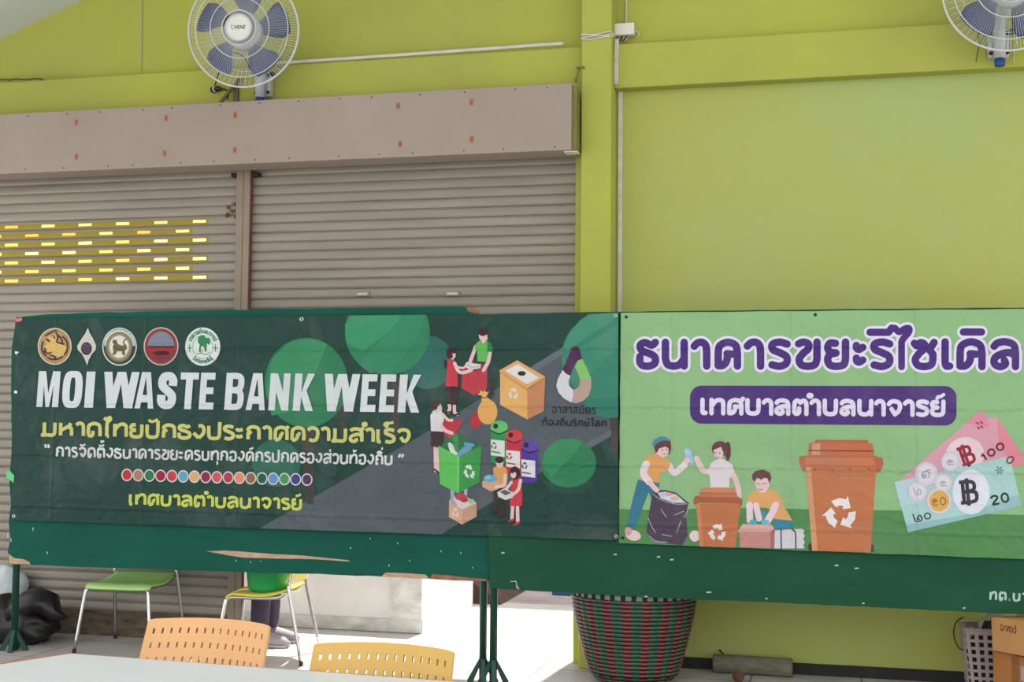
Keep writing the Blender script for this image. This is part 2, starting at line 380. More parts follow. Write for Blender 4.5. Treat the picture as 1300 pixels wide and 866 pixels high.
# loose flat cables crossing the pier
p = on_y(738, 47, 7.318)
cb = MB()
for k in range(4):
    pts = [on_y(738+i*7.5, 49.5-2.2*k*0.9-i*0.45+1.0*math.sin(i*1.1+k*1.9), 7.314-0.002*k) for i in range(6)]+[on_y(781, 44+k, 7.40)]
    cb.tube([q-p for q in catmull(pts, 4)], 0.0045, M_COND, n=6)
tag(cb.build('cable_bundle', None, True, loc=p), 'bundle of white flat cables crossing the pier to the junction box', 'cables')
p = on_y(794, 40, 7.50)
jb = thing('junction_box', 'white rectangular junction box beside the pier at the beam top', 'junction box', p)
MB().box((-0.058, -0.045, -0.034), (0.058, 0.018, 0.034), M_WHITE).build('box_body', jb, bevel=0.006)
MB().box((-0.061, -0.056, -0.037), (0.061, -0.0455, 0.037), M_WHITE).build('box_lid', jb, bevel=0.005)
for k in range(5):
    MB().tube([(-0.03+0.013*k, -0.02, -0.034), (-0.034+0.013*k, -0.024, -0.05), (-0.045+0.010*k, -0.02, -0.062)], 0.003, M_DARK if k % 2 else M_COND, n=6).build('cable_tail', jb, True)
MB().tube(catmull([(0.058, -0.01, -0.005), (0.075, -0.012, -0.01), (0.085, -0.008, -0.03), (0.07, -0.005, -0.045)], 4), 0.0035, M_COND, n=6).build('cable_tail', jb, True)
# hook above the housing end
p = on_y(731, 104, 7.30); q = on_y(736, 86, 7.315)
hk = MB().tube([(0, 0, 0), q-p], 0.008, mat('rusty_rod', (120, 112, 60), rough=.8, var=.4, scale=20), n=8).tube([q-p+Vector((-.02, 0, 0.0)), q-p+Vector((.03, 0, .0))], 0.007, mat('rusty_rod', (120, 112, 60)), n=8)
tag(hk.build('hook_bracket', None, True, loc=p), 'short lime painted steel bracket above the right end of the housing', 'bracket')
# dark crack along the beam at far left
p = on_y(0, 102, 7.415)
ck = MB().tube([on_y(x, 101.5-(x*0.02)+rnd.uniform(-.8, .8), 7.414)-p for x in range(-8, 58, 7)], 0.006, mat('crack_grime', (84, 76, 44), rough=.9), n=5)
tag(ck.build('beam_crack', None, True, loc=p), 'dark crack line along the top edge of the left beam', 'cable')  # not a cable: a crack in the beam, modelled as a thin tube
# bracket + plug under the left fan
p = on_y(290, 120, 7.40)
bk = MB()
bk.tube([on_y(280, 130, 7.34)-p, on_y(304, 100, 7.405)-p], 0.012, mat('olive_steel', (104, 98, 66), rough=.6), n=4)
bk.box((on_y(297, 112, 7.412).x-p.x, 0.002, -0.05), (on_y(303, 112, 7.412).x-p.x, 0.019, 0.075), mat('olive_steel', (104, 98, 66)))
tag(bk.build('angle_bracket', None, loc=p), 'olive steel angle bracket on the beam below the left fan', 'bracket')
p = on_y(272.5, 114, 7.415)
pl = thing('power_plug', 'black plug with white collar and curled cord below the left wall fan', 'plug', p)
MB().tube([(-0.012, 0, 0), (0.01, -0.014, 0)], 0.022, M_DARK, n=14).build('socket', pl)
tag(MB().tube([(0.010, -0.014, 0), (0.02, -0.02, -0.001)], 0.021, M_WHITE, n=14).build('collar', pl), 'white collar')
MB().tube([(0.02, -0.02, -0.001), (0.045, -0.03, -0.003), (0.065, -0.034, -0.006), (0.075, -0.034, -0.008)], [0.019, 0.019, 0.009, 0.006], M_DARK, n=12).build('plug_body', pl, True)
MB().tube(catmull([(0.07, -0.034, -0.008), (0.1, -0.035, -0.016), (0.118, -0.04, -0.045), (0.122, -0.06, -0.085)], 5), 0.005, M_DARK, n=8).build('cord', pl, True)
MB().tube(catmull([(0.0, -0.005, 0.02), (0.06, -0.06, 0.10), (0.11, -0.12, 0.17), (0.2, -0.15, 0.19), (0.27, -0.14, 0.16), (0.3, -0.1, .08)], 5), 0.004, M_DARK, n=8).build('cord', pl, True)

# ---- yard behind: low white wall block, far kerb and bank
M_WW = mat('whitewashed_block', (232, 232, 230), rough=.9, scale=2.5, var=0.12, bump=.2, spec=.1)
M_MOULD = mat('mouldy_wall_foot', (228, 228, 226), rough=.95, scale=7, rgb2=(186, 188, 184), stretch=(1, 1, 2), spec=.1)
blk = MB(); blk.box((-6.5, 8.2, 0.0), (-2.61, 9.5, 0.62), M_WW); blk.box((-6.51, 8.185, 0.0), (-2.605, 8.2, 0.085), M_MOULD); blk.box((-2.83, 8.188, 0.0), (-2.605, 8.2, 0.62), M_MOULD)
struct(blk.build('wall_yard'))
struct(MB().box((-12, 10.6, 3.1), (8, 24, 3.2), M_CEIL).build('ceiling_yard_shade_caster'))  # unseen roof, added to cast shade on the far yard
for x in (-9.5, 5.5): struct(MB().box((x, 10.7, 0), (x+.15, 10.85, 3.1), M_CEIL).build('trim_yard_shade_post'))  # posts carrying the added shade roof, unseen as well
M_BRICK = mat('brown_earth_bank', (92, 66, 62), rough=.95, scale=6, var=.4, bump=.5)
bank = MB().prism([(-2.5, 0), (0.0, 0), (-0.03, 0.03), (-0.5, 0.34), (-2.5, 0.5)], 0, 3.0, M_BRICK)
tag(bank.build('earth_bank', None, loc=(-2.42, 9.62, 0)), 'brown earth bank at the far left of the yard seen under the green board', 'earth bank')
q = on_z(711, 751)
kb = MB().box((-0.16, 0, 0), (.6, 0.25, 0.05), mat('blue_kerb_paint', (50, 84, 150), rough=.7))
tag(kb.build('blue_kerb', None, loc=(-1.99, 10.28, -0.005), bevel=.01), 'small blue painted kerb far out in the yard left of the woven basket', 'kerb')
# ------------------------------------------------------------------ boards
def line_frame(a, b):
    d = (b-a); d.z = 0; return math.atan2(d.y, d.x)
class Plane:
    """vertical printed sheet: pixel of the photograph -> local (x, z) on it"""
    def __init__(s, A, rz):
        s.A = Vector(A); s.rz = rz; s.d = Vector((math.cos(rz), math.sin(rz), 0)); s.n = Vector((-math.sin(rz), math.cos(rz), 0))
    def __call__(s, px, py):
        r = Vector(ray(px, py)); c = Vector(CPOS); t = (s.A-c).dot(s.n)/r.dot(s.n); q = c+r*t-s.A
        return (q.dot(s.d), q.z)
def ragged(pts, amp, step, P, rnd):
    out = []
    for i, a in enumerate(pts):
        b = pts[(i+1) % len(pts)]; L = math.hypot(b[0]-a[0], b[1]-a[1]); n = max(1, int(L/step)) if amp else 1
        for k in range(n):
            t = k/n; j = amp if k else 0
            out.append(P(a[0]+(b[0]-a[0])*t+rnd.uniform(-j, j), a[1]+(b[1]-a[1])*t+rnd.uniform(-j, j)))
    return out
def chip(P, pts, parent, m, name, y0=-0.0035, label=None):
    o = MB().prism([P(*q) for q in pts], y0, -0.0002, m).build(name, parent)
    if label: o['label'] = label
    return o
rb = random.Random(11)
# left board
LA, LB = Vector((-4.83, 6.846, 0)), Vector((-1.803, 6.758, 0))
PL = Plane(LA, line_frame(LA, LB))
b1 = thing('display_board', 'teal green plywood board on poles at left, chipped bare along its lower edge', 'display board', LA, PL.rz)
out = [(20, 403), (60, 399), (120, 397), (200, 395.5), (280, 393.5), (420, 391.5), (530, 390), (585, 389), (597, 391), (606, 394), (607, 399), (620.6, 399), (621, 560), (621.2, 737.5),
       (580, 737), (483, 732), (390, 728.5), (286, 725.5), (150, 721.5), (40, 717.5), (11, 716.5), (10, 700), (13, 684), (11, 662), (14, 640), (12, 615), (15, 560), (14, 500), (15, 440), (19, 415)]
MB().prism(ragged(out, 0.5, 14, PL, rb), 0, 0.018, M_BOARD1).build('panel', b1)
chip(PL, [(11, 703), (16, 707), (20, 709), (30, 710), (37, 713), (39, 716.5), (12, 716)], b1, M_PLY, 'bare_wood_patch', label='bare wood at the lower left corner')
chip(PL, [(263, 700), (285, 699), (300, 699.8), (340, 703), (386, 705.5), (444, 711.5), (443, 713), (400, 710), (360, 709.3), (310, 708), (290, 705)], b1, M_PLY, 'bare_wood_patch', label='long torn strip of bare wood')
chip(PL, [(484, 732.5), (490, 727), (520, 728), (540, 729.5), (546, 735.2)], b1, M_PLY, 'bare_wood_patch')
chip(PL, [(546, 735.2), (549, 729), (575, 731), (600, 734), (617, 735), (618.5, 738), (580, 737.3)], b1, mat('reddish_bare_wood', (150, 100, 78), rough=.85, scale=14, var=.4), 'bare_wood_patch')
chip(PL, [(592, 391), (600, 390.5), (607, 394), (607, 398.5), (600, 397.5), (594, 395)], b1, mat('reddish_bare_wood', (150, 100, 78)), 'bare_wood_patch')
for px, py, h in ((42, 672, 4), (60, 702, 3), (300, 712, 2), (318, 714, 2), (445, 696, 2), (470, 684, 1.6), (505, 690, 2), (520, 712, 2), (560, 700, 2), (585, 702, 2.4), (600, 721, 2), (494, 718, 2.2), (331, 713, 1.6), (10, 680, 6), (14, 686, 4)):
    chip(PL, [(px-.5, py-h*.6), (px+.6, py-h*.6+.3), (px+.4, py+h*.6), (px-.4, py+h*.6-.3)], b1, M_FLECK, 'paint_fleck', -0.0012)
def board_pole(parent, lx, ztop, rz0=0.0, h0=0.13, r=0.085):
    z0 = MB().tube([(lx, 0.043, 0.0), (lx, 0.043, ztop)], 0.021, M_POLE, n=12)
    p = z0.build('pole', parent, True)
    f = MB()
    for k in range(4):
        a = rz0+math.pi/2*k
        d = Vector((math.cos(a), math.sin(a), 0)); n = Vector((-d.y, d.x, 0))*0.012; c = Vector((lx, 0.043, 0))
        q = [c+d*0.018+Vector((0, 0, h0)), c+d*0.018+Vector((0, 0, h0-0.045)), c+d*(r-.03), c+d*r, c+d*r+Vector((0, 0, .012))]
        f.add([v-n for v in q]+[v+n for v in q], [(0, 1, 2, 3, 4), (9, 8, 7, 6, 5)]+[((i+1) % 5, i, 5+i, 5+(i+1) % 5) for i in range(5)], M_POLE)
    f.build('foot', p)
for px, py in ((16.2, 720), (612.3, 760)): board_pole(b1, PL(px, py)[0]-(0.006), 2.0, 0.35)
# right board
RA = Vector((-1.79, 6.735, 0)); PR = Plane(RA, 0.0)
b2 = thing('display_board', 'long leaf green board on poles at right with white stencilled writing', 'display board', RA, 0.0)
outr = [(619.8, 399), (790, 395.8), (1060, 392.6), (1300, 390.5), (1420, 389), (1420, 787), (1300, 780.5), (1260, 778.5), (1130, 772), (1000, 766), (880, 761), (800, 757), (700, 751.5), (622, 747), (620.5, 700)]
MB().prism(ragged(outr, 0.35, 16, PR, rb), 0, 0.018, M_BOARD2).build('panel', b2)
for px, py, w_ in ((638.5, 702, 2), (781, 704, 1.8), (836, 707, 2), (853, 710.6, 2.2), (1062, 718, 2.4), (1087.5, 721.6, 2.6), (820, 757.5, 2), (973, 760, 1.4), (1096, 766, 1.6), (1224, 772, 1.6), (900, 752, 3)):
    chip(PR, [(px-w_, py-.6), (px+w_, py-1), (px+w_, py+.7), (px-w_, py+1)], b2, M_FLECK, 'paint_fleck', -0.0012)
chip(PR, [(655.5, 740), (657.5, 744), (660, 748), (657, 748.3), (655, 745)], b2, M_PLY, 'bare_wood_patch')
chip(PR, [(648, 738), (655, 737.5), (656.5, 740), (655.5, 740.3), (654, 738.5), (648, 738.8)], b2, M_FLECK, 'paint_fleck', -0.0012)
for px, py in ((624.5, 770), (1405, 800)): board_pole(b2, PR(px, py)[0], 2.0, 0.3)

# ------------------------------------------------------------------ strokes: the alphabets of the two banners
S, Lp = 'S', 'L'
ARCH = (S, [(.05, .55), (.1, .85), (.36, 1), (.62, .87), (.68, .55)])
G = {  # glyph: (width, strokes); 0 baseline, 1 top of the consonants
 'ก': (.68, [(Lp, [(.08, 0), (.08, .44), (.2, .56), (.04, .68)]), (S, [(.04, .68), (.13, .9), (.36, 1), (.6, .88), (.66, .6)]), (Lp, [(.66, .6), (.66, 0)])]),
 'ข': (.62, [(S, [(.02, .93), (.18, 1), (.34, .92), (.34, .74), (.16, .52), (.04, .3), (.1, .07), (.32, 0), (.55, .07), (.62, .3)]), (Lp, [(.62, .3), (.62, 1)])]),
 'ค': (.7, [(Lp, [(.05, .02), (.05, .55)]), ARCH, (Lp, [(.68, .55), (.68, 0)]), (S, [(.05, .02), (.2, .03), (.32, .2), (.36, .5)]), (Lp, [(.34, .52), (.5, .5)])]),
 'ด': (.7, [(Lp, [(.05, .15), (.05, .55)]), ARCH, (Lp, [(.68, .55), (.68, 0)]), (S, [(.05, .15), (.12, .02), (.24, .03), (.3, .16), (.3, .42)])]),
 'ต': (.7, [(Lp, [(.05, .15), (.05, .6)]), (S, [(.05, .6), (.08, .88), (.2, 1), (.36, .84)]), (S, [(.36, .84), (.52, 1), (.64, .88), (.68, .6)]), (Lp, [(.68, .6), (.68, 0)]), (S, [(.05, .15), (.12, .02), (.24, .03), (.3, .16), (.3, .42)])]),
 'ศ': (.7, [(Lp, [(.05, .02), (.05, .55)]), ARCH, (Lp, [(.68, .55), (.68, 0)]), (S, [(.05, .02), (.2, .03), (.32, .2), (.36, .5)]), (Lp, [(.34, .52), (.5, .5)]), (S, [(.56, .9), (.68, .98), (.76, 1.1)])]),
 'ถ': (.68, [(Lp, [(.26, .03), (.08, .03), (.08, .44), (.2, .56), (.04, .68)]), (S, [(.04, .68), (.13, .9), (.36, 1), (.6, .88), (.66, .6)]), (Lp, [(.66, .6), (.66, 0)])]),
 'ง': (.56, [(Lp, [(0, .42), (.28, .02)]), (S, [(.28, .02), (.5, .35), (.55, .7), (.46, .97), (.26, .98)])]),
 'จ': (.62, [(S, [(.02, .78), (.12, .94), (.32, 1), (.54, .88), (.6, .58), (.52, .25), (.34, .02)]), (Lp, [(.34, .02), (.16, .42)])]),
 'ซ': (.66, [(S, [(.0, .94), (.1, .84), (.2, .97), (.34, .9), (.32, .72), (.14, .5), (.03, .28), (.11, .06), (.33, 0), (.56, .07), (.62, .28)]), (Lp, [(.62, .28), (.62, .5), (.5, .68), (.66, .98)])]),
 'ท': (.7, [(Lp, [(.07, 1), (.07, 0)]), (S, [(.07, .5), (.26, .88), (.48, 1), (.65, .88), (.68, .6)]), (Lp, [(.68, .6), (.68, 0)])]),
 'ธ': (.6, [(S, [(.6, 1), (.46, .88), (.22, .99), (.04, .88), (.1, .66), (.38, .53), (.58, .38), (.58, .12), (.38, 0), (.14, .02), (.03, .16), (.03, .4)])]),
 'น': (.68, [(Lp, [(.05, 1), (.05, .32)]), (S, [(.05, .32), (.12, .07), (.32, 0), (.5, .06), (.64, .28)]), (Lp, [(.66, 1), (.66, 0)])]),
 'บ': (.66, [(Lp, [(.05, 1), (.05, .32)]), (S, [(.05, .32), (.12, .07), (.34, 0), (.56, .07), (.63, .32)]), (Lp, [(.63, .32), (.63, 1)])]),
 'ป': (.66, [(Lp, [(.05, 1), (.05, .32)]), (S, [(.05, .32), (.12, .07), (.34, 0), (.56, .07), (.63, .32)]), (Lp, [(.63, .32), (.63, 1.32)])]),
 'ม': (.72, [(Lp, [(.12, 1), (.12, .2), (.02, .0), (.3, .03)]), (S, [(.3, .03), (.5, 0), (.64, .1), (.68, .32)]), (Lp, [(.68, .32), (.68, 1)])]),
 'ย': (.64, [(S, [(.28, .95), (.1, .95), (.03, .77), (.1, .6), (.3, .55)]), (S, [(.3, .55), (.1, .48), (.03, .28), (.1, .06), (.32, 0), (.55, .07), (.61, .3)]), (Lp, [(.61, .3), (.61, 1)])]),
 'ร': (.5, [(S, [(.5, .92), (.28, 1), (.06, .92), (.06, .7), (.28, .56), (.48, .4), (.48, .13), (.28, 0), (.04, .06)])]),
 'ล': (.66, [(S, [(.03, .82), (.13, .95), (.35, 1), (.58, .88), (.64, .58)]), (Lp, [(.64, .58), (.64, 0)]), (S, [(.64, .42), (.48, .56), (.26, .52), (.06, .36), (.04, .12), (.2, .0), (.35, .1), (.32, .26)])]),
 'ว': (.52, [(S, [(.0, .8), (.1, .95), (.28, 1), (.48, .86), (.52, .5), (.44, .1), (.26, 0), (.06, .08)])]),
 'ส': (.66, [(S, [(.03, .82), (.13, .95), (.35, 1), (.58, .88), (.64, .58)]), (Lp, [(.64, .58), (.64, 0)]), (S, [(.64, .42), (.48, .56), (.26, .52), (.06, .36), (.04, .12), (.2, .0), (.35, .1), (.32, .26)]), (S, [(.52, .9), (.66, 1.0), (.74, 1.12)])]),
 'ษ': (.72, [(Lp, [(.05, 1), (.05, .32)]), (S, [(.05, .32), (.12, .07), (.34, 0), (.56, .07), (.63, .32)]), (Lp, [(.63, .32), (.63, 1)]), (S, [(.34, .4), (.42, .56), (.76, .52)])]),
 'ห': (.7, [(Lp, [(.07, 1), (.07, 0)]), (S, [(.07, .4), (.3, .58), (.54, .8), (.6, 1)]), (S, [(.46, .68), (.62, .6), (.66, .4)]), (Lp, [(.66, .4), (.66, 0)])]),
 'ฬ': (.84, [(Lp, [(.05, 1), (.12, 0), (.38, .7), (.62, 0), (.7, .9)]), (S, [(.7, .9), (.8, 1.06), (.9, .96)])]),
 'อ': (.6, [(S, [(.03, .8), (.13, .95), (.32, 1), (.54, .88), (.6, .5), (.54, .12), (.3, 0), (.08, .1), (.04, .34), (.22, .42)])]),
 'า': (.4, [(S, [(.0, .84), (.1, .97), (.24, 1), (.36, .87), (.39, .6)]), (Lp, [(.39, .6), (.39, 0)])]),
 'ะ': (.32, [(S, [(.0, .86), (.02, .74), (.14, .7), (.3, .78)]), (S, [(.0, .34), (.02, .22), (.14, .18), (.3, .26)])]),
 'เ': (.2, [(Lp, [(.04, 1), (.04, .14)]), (S, [(.04, .14), (.08, .02), (.2, .02)])]),
 'โ': (.3, [(S, [(.4, 1.46), (.16, 1.46), (.04, 1.32), (.18, 1.2), (.2, 1)]), (Lp, [(.2, 1), (.2, .1), (.3, .02)])]),
 'ไ': (.3, [(Lp, [(.14, .02), (.14, .9)]), (S, [(.14, .9), (.18, 1.15), (.32, 1.34), (.28, 1.5), (.12, 1.34), (-.02, 1.46)]), (Lp, [(.14, .02), (.26, .02)])]),
 'ำ': (.4, [(S, [(.0, .84), (.1, .97), (.24, 1), (.36, .87), (.39, .6)]), (Lp, [(.39, .6), (.39, 0)]), ('O', [(-.08, 1.36, .1)])]),
 'ั': (0, [(S, [(-.5, 1.42), (-.46, 1.28), (-.3, 1.25), (-.04, 1.42)])]),
 'ิ': (0, [(Lp, [(-.56, 1.24), (-.04, 1.24)]), (S, [(-.56, 1.24), (-.32, 1.42), (-.04, 1.24)])]),
 'ี': (0, [(Lp, [(-.56, 1.24), (-.04, 1.24)]), (S, [(-.56, 1.24), (-.32, 1.42), (-.04, 1.24)]), (Lp, [(-.04, 1.24), (-.04, 1.5)])]),
 'ุ': (0, [(Lp, [(-.16, -.2), (-.06, -.2), (-.06, -.5)])]),
 '็': (0, [(S, [(-.5, 1.22), (-.36, 1.26), (-.4, 1.38), (-.52, 1.34), (-.46, 1.5), (-.26, 1.5), (-.04, 1.58)])]),
 '์': (0, [(S, [(-.36, 1.24), (-.3, 1.36), (-.2, 1.36), (-.02, 1.52)])]),
 '่': (0, [(Lp, [(-.06, 1.24), (-.06, 1.52)])]),
 '้': (0, [(S, [(-.4, 1.42), (-.32, 1.46), (-.3, 1.3), (-.06, 1.5)])]),
 '“': (.42, [(Lp, [(.0, 1.3), (.1, .9)]), (Lp, [(.3, 1.3), (.4, .9)])]),
 '”': (.42, [(Lp, [(.14, 1.2), (.0, .8)]), (Lp, [(.44, 1.2), (.3, .8)])]),
 ' ': (.22, []), '.': (.14, [(Lp, [(.02, .04), (.12, .04)]), (Lp, [(.02, .1), (.12, .1)])]),
 '1': (.3, [(Lp, [(.02, .78), (.22, 1), (.22, 0)])]),
 '0': (.56, [('E', [(.28, .5, .26, .5)])]),
 '2': (.56, [(S, [(.02, .75), (.1, .95), (.3, 1), (.5, .86), (.46, .6), (.2, .3), (.02, .02)]), (Lp, [(.02, .02), (.56, .02)])]),
 '๐': (.6, [('E', [(.3, .45, .28, .42)])]),
 '๑': (.6, [(S, [(.36, .5), (.24, .58), (.2, .44), (.34, .36), (.48, .52), (.36, .74), (.12, .66), (.02, .36), (.16, .06), (.42, 0), (.58, .12)])]),
 '๒': (.8, [(S, [(.04, 1.2), (.1, .4), (.2, 0), (.72, 0)]), (S, [(.72, 0), (.8, .4), (.66, .8), (.44, .62), (.34, .3), (.5, .26), (.5, .42)])]),
 '๕': (.8, [(S, [(.3, .3), (.2, .2), (.12, .36), (.3, .46), (.4, .2), (.2, .0), (.02, .3), (.1, .7), (.4, .85), (.66, .7), (.7, .3), (.56, .02)]), (S, [(.4, .85), (.6, 1), (.86, 1.05)])]),
 'V': (.6, [(Lp, [(0, 1), (.3, 0), (.6, 1)])]), 'E': (.5, [(Lp, [(.5, 1), (0, 1), (0, 0), (.5, 0)]), (Lp, [(0, .5), (.42, .5)])]),
 'N': (.6, [(Lp, [(0, 0), (0, 1), (.6, 0), (.6, 1)])]), 'Z': (.55, [(Lp, [(0, 1), (.55, 1), (0, 0), (.55, 0)])]),
}
UPPER, TONE, LOWER = 'ัิี', '่้', 'ุ'
def stroke_pts(st):
    k, p = st
    if k == 'S': return [tuple(v) for v in catmull([(a, b, 0) for a, b in p], 5)], False
    if k == 'O': p = [(p[0][0], p[0][1], p[0][2], p[0][2]*1.0)]; k = 'E'
    if k == 'E':
        x, y, a, b = p[0]; return [(x+a*math.cos(2*math.pi*t/18), y+b*math.sin(2*math.pi*t/18), 0) for t in range(19)], False
    return [(a, b, 0) for a, b in p], True
def ribbon(pts, w, poly, rnd_caps, out):
    """flat stroke of width w along pts -> list of polygons"""
    P = [Vector((p[0], p[1])) for p in pts]; h = w/2
    Q = [P[0]]
    for p in P[1:]:
        if (p-Q[-1]).length > 1e-4: Q.append(p)
    P = Q
    if len(P) < 2: return
    if poly:
        for i in range(len(P)-1):
            d = (P[i+1]-P[i]).normalized(); n = Vector((-d.y, d.x))*h
            out.append([P[i]-n, P[i+1]-n, P[i+1]+n, P[i]+n])
    else:
        Ls, Rs = [], []
        for i in range(len(P)):
            a = P[i]-P[i-1] if i else P[1]-P[0]; b = P[i+1]-P[i] if i < len(P)-1 else a
            t = (a.normalized()+b.normalized())
            t = t.normalized() if t.length > 1e-5 else b.normalized()
            n = Vector((-t.y, t.x))*h; Ls.append(P[i]+n); Rs.append(P[i]-n)
        for i in range(len(P)-1): out.append([Rs[i], Rs[i+1], Ls[i+1], Ls[i]])
    js = range(len(P)) if poly else [0, len(P)-1]
    for i in js:
        if not rnd_caps and i in (0, len(P)-1): continue
        out.append([P[i]+Vector((math.cos(2*math.pi*k/14), math.sin(2*math.pi*k/14)))*h for k in range(14)])
def layout(text, gap):
    """-> list of stroke point lists (text units), total width"""
    x = 0.0; res = []; raise_ = 0.0; prev = ''
    for ch in text:
        w, sts = G[ch]
        dy = 0.36 if (ch in TONE and prev and prev in UPPER) else 0.0
        mk = (w == 0)
        ox = x-(gap if mk else 0)
        for st in sts:
            pts, poly = stroke_pts(st); res.append(([(p[0]+ox, p[1]+dy) for p in pts], poly, mk or st[0] == 'O'))
        if not mk: x += w+gap
        prev = ch
    return res, x-gap
def text_polys(text, x0, y0, x1, y1, H, sw, gap=0.2, rnd_caps=False, slant=0.0, grow=0.0):
    """lettering between (x0, baseline y0) and (x1, baseline y1) in photograph pixels, H = ink height of a consonant"""
    res, tw = layout(text, gap); out = []
    L = math.hypot(x1-x0, y1-y0); ux = ((x1-x0)/L, (y1-y0)/L); uy = (ux[1], -ux[0])
    sx = (L-sw)/tw; hh = H-sw
    for pts, poly, mk in res:
        q = []
        for a, b in pts:
            X = a*sx+sw/2+slant*b*hh; Y = b*hh+sw/2
            q.append((x0+ux[0]*X+uy[0]*Y, y0+ux[1]*X+uy[1]*Y))
        ribbon(q, (sw*0.78 if mk else sw)+grow, poly, rnd_caps, out)
    return out
def glyph_polys(ch, x0, x1, ytop, ybot, sw, rnd_caps=True, grow=0.0, yl=0.0):
    """one glyph whose strokes fill the ink box x0..x1 (top/bottom = consonant height)"""
    w, sts = G[ch]; allp = [(stroke_pts(s), s) for s in sts]
    xs = [p[0] for (pts, _), s in allp for p in pts if p[1] < 1.15]; a, b = min(xs), max(xs); out = []
    for (pts, poly), s in allp:
        q = [(x0+sw/2+(p[0]-a)/(b-a)*(x1-x0-sw), ybot-sw/2-p[1]*(ybot-ytop-sw)) for p in pts]
        ribbon(q, sw+grow, poly, rnd_caps, out)
    return out
def circ(cx, cy, rx, ry=None, n=36, rot=0.0):
    ry = rx if ry is None else ry; c, s = math.cos(rot), math.sin(rot)
    return [(cx+rx*math.cos(2*math.pi*k/n)*c-ry*math.sin(2*math.pi*k/n)*s, cy+rx*math.cos(2*math.pi*k/n)*s+ry*math.sin(2*math.pi*k/n)*c) for k in range(n)]
def clip(poly, win):
    """Sutherland-Hodgman against a convex window"""
    out = [tuple(p) for p in poly]
    ar = sum(win[i][0]*win[(i+1) % len(win)][1]-win[(i+1) % len(win)][0]*win[i][1] for i in range(len(win)))
    sg = 1 if ar > 0 else -1
    for i in range(len(win)):
        a, b = win[i], win[(i+1) % len(win)]; src = out; out = []
        f = lambda p: sg*((b[0]-a[0])*(p[1]-a[1])-(b[1]-a[1])*(p[0]-a[0]))
        for j in range(len(src)):
            p, q = src[j], src[(j+1) % len(src)]; fp, fq = f(p), f(q)
            if fp >= 0: out.append(p)
            if fp*fq < 0: t = fp/(fp-fq); out.append((p[0]+(q[0]-p[0])*t, p[1]+(q[1]-p[1])*t))
        if not out: return []
    return out
def covers(g, x, y):
    q = g[4]; ins = False; j = len(q)-1
    for i in range(len(q)):
        if (q[i].y > y) != (q[j].y > y) and x < (q[j].x-q[i].x)*(y-q[i].y)/(q[j].y-q[i].y)+q[i].x: ins = not ins
        j = i
    return ins
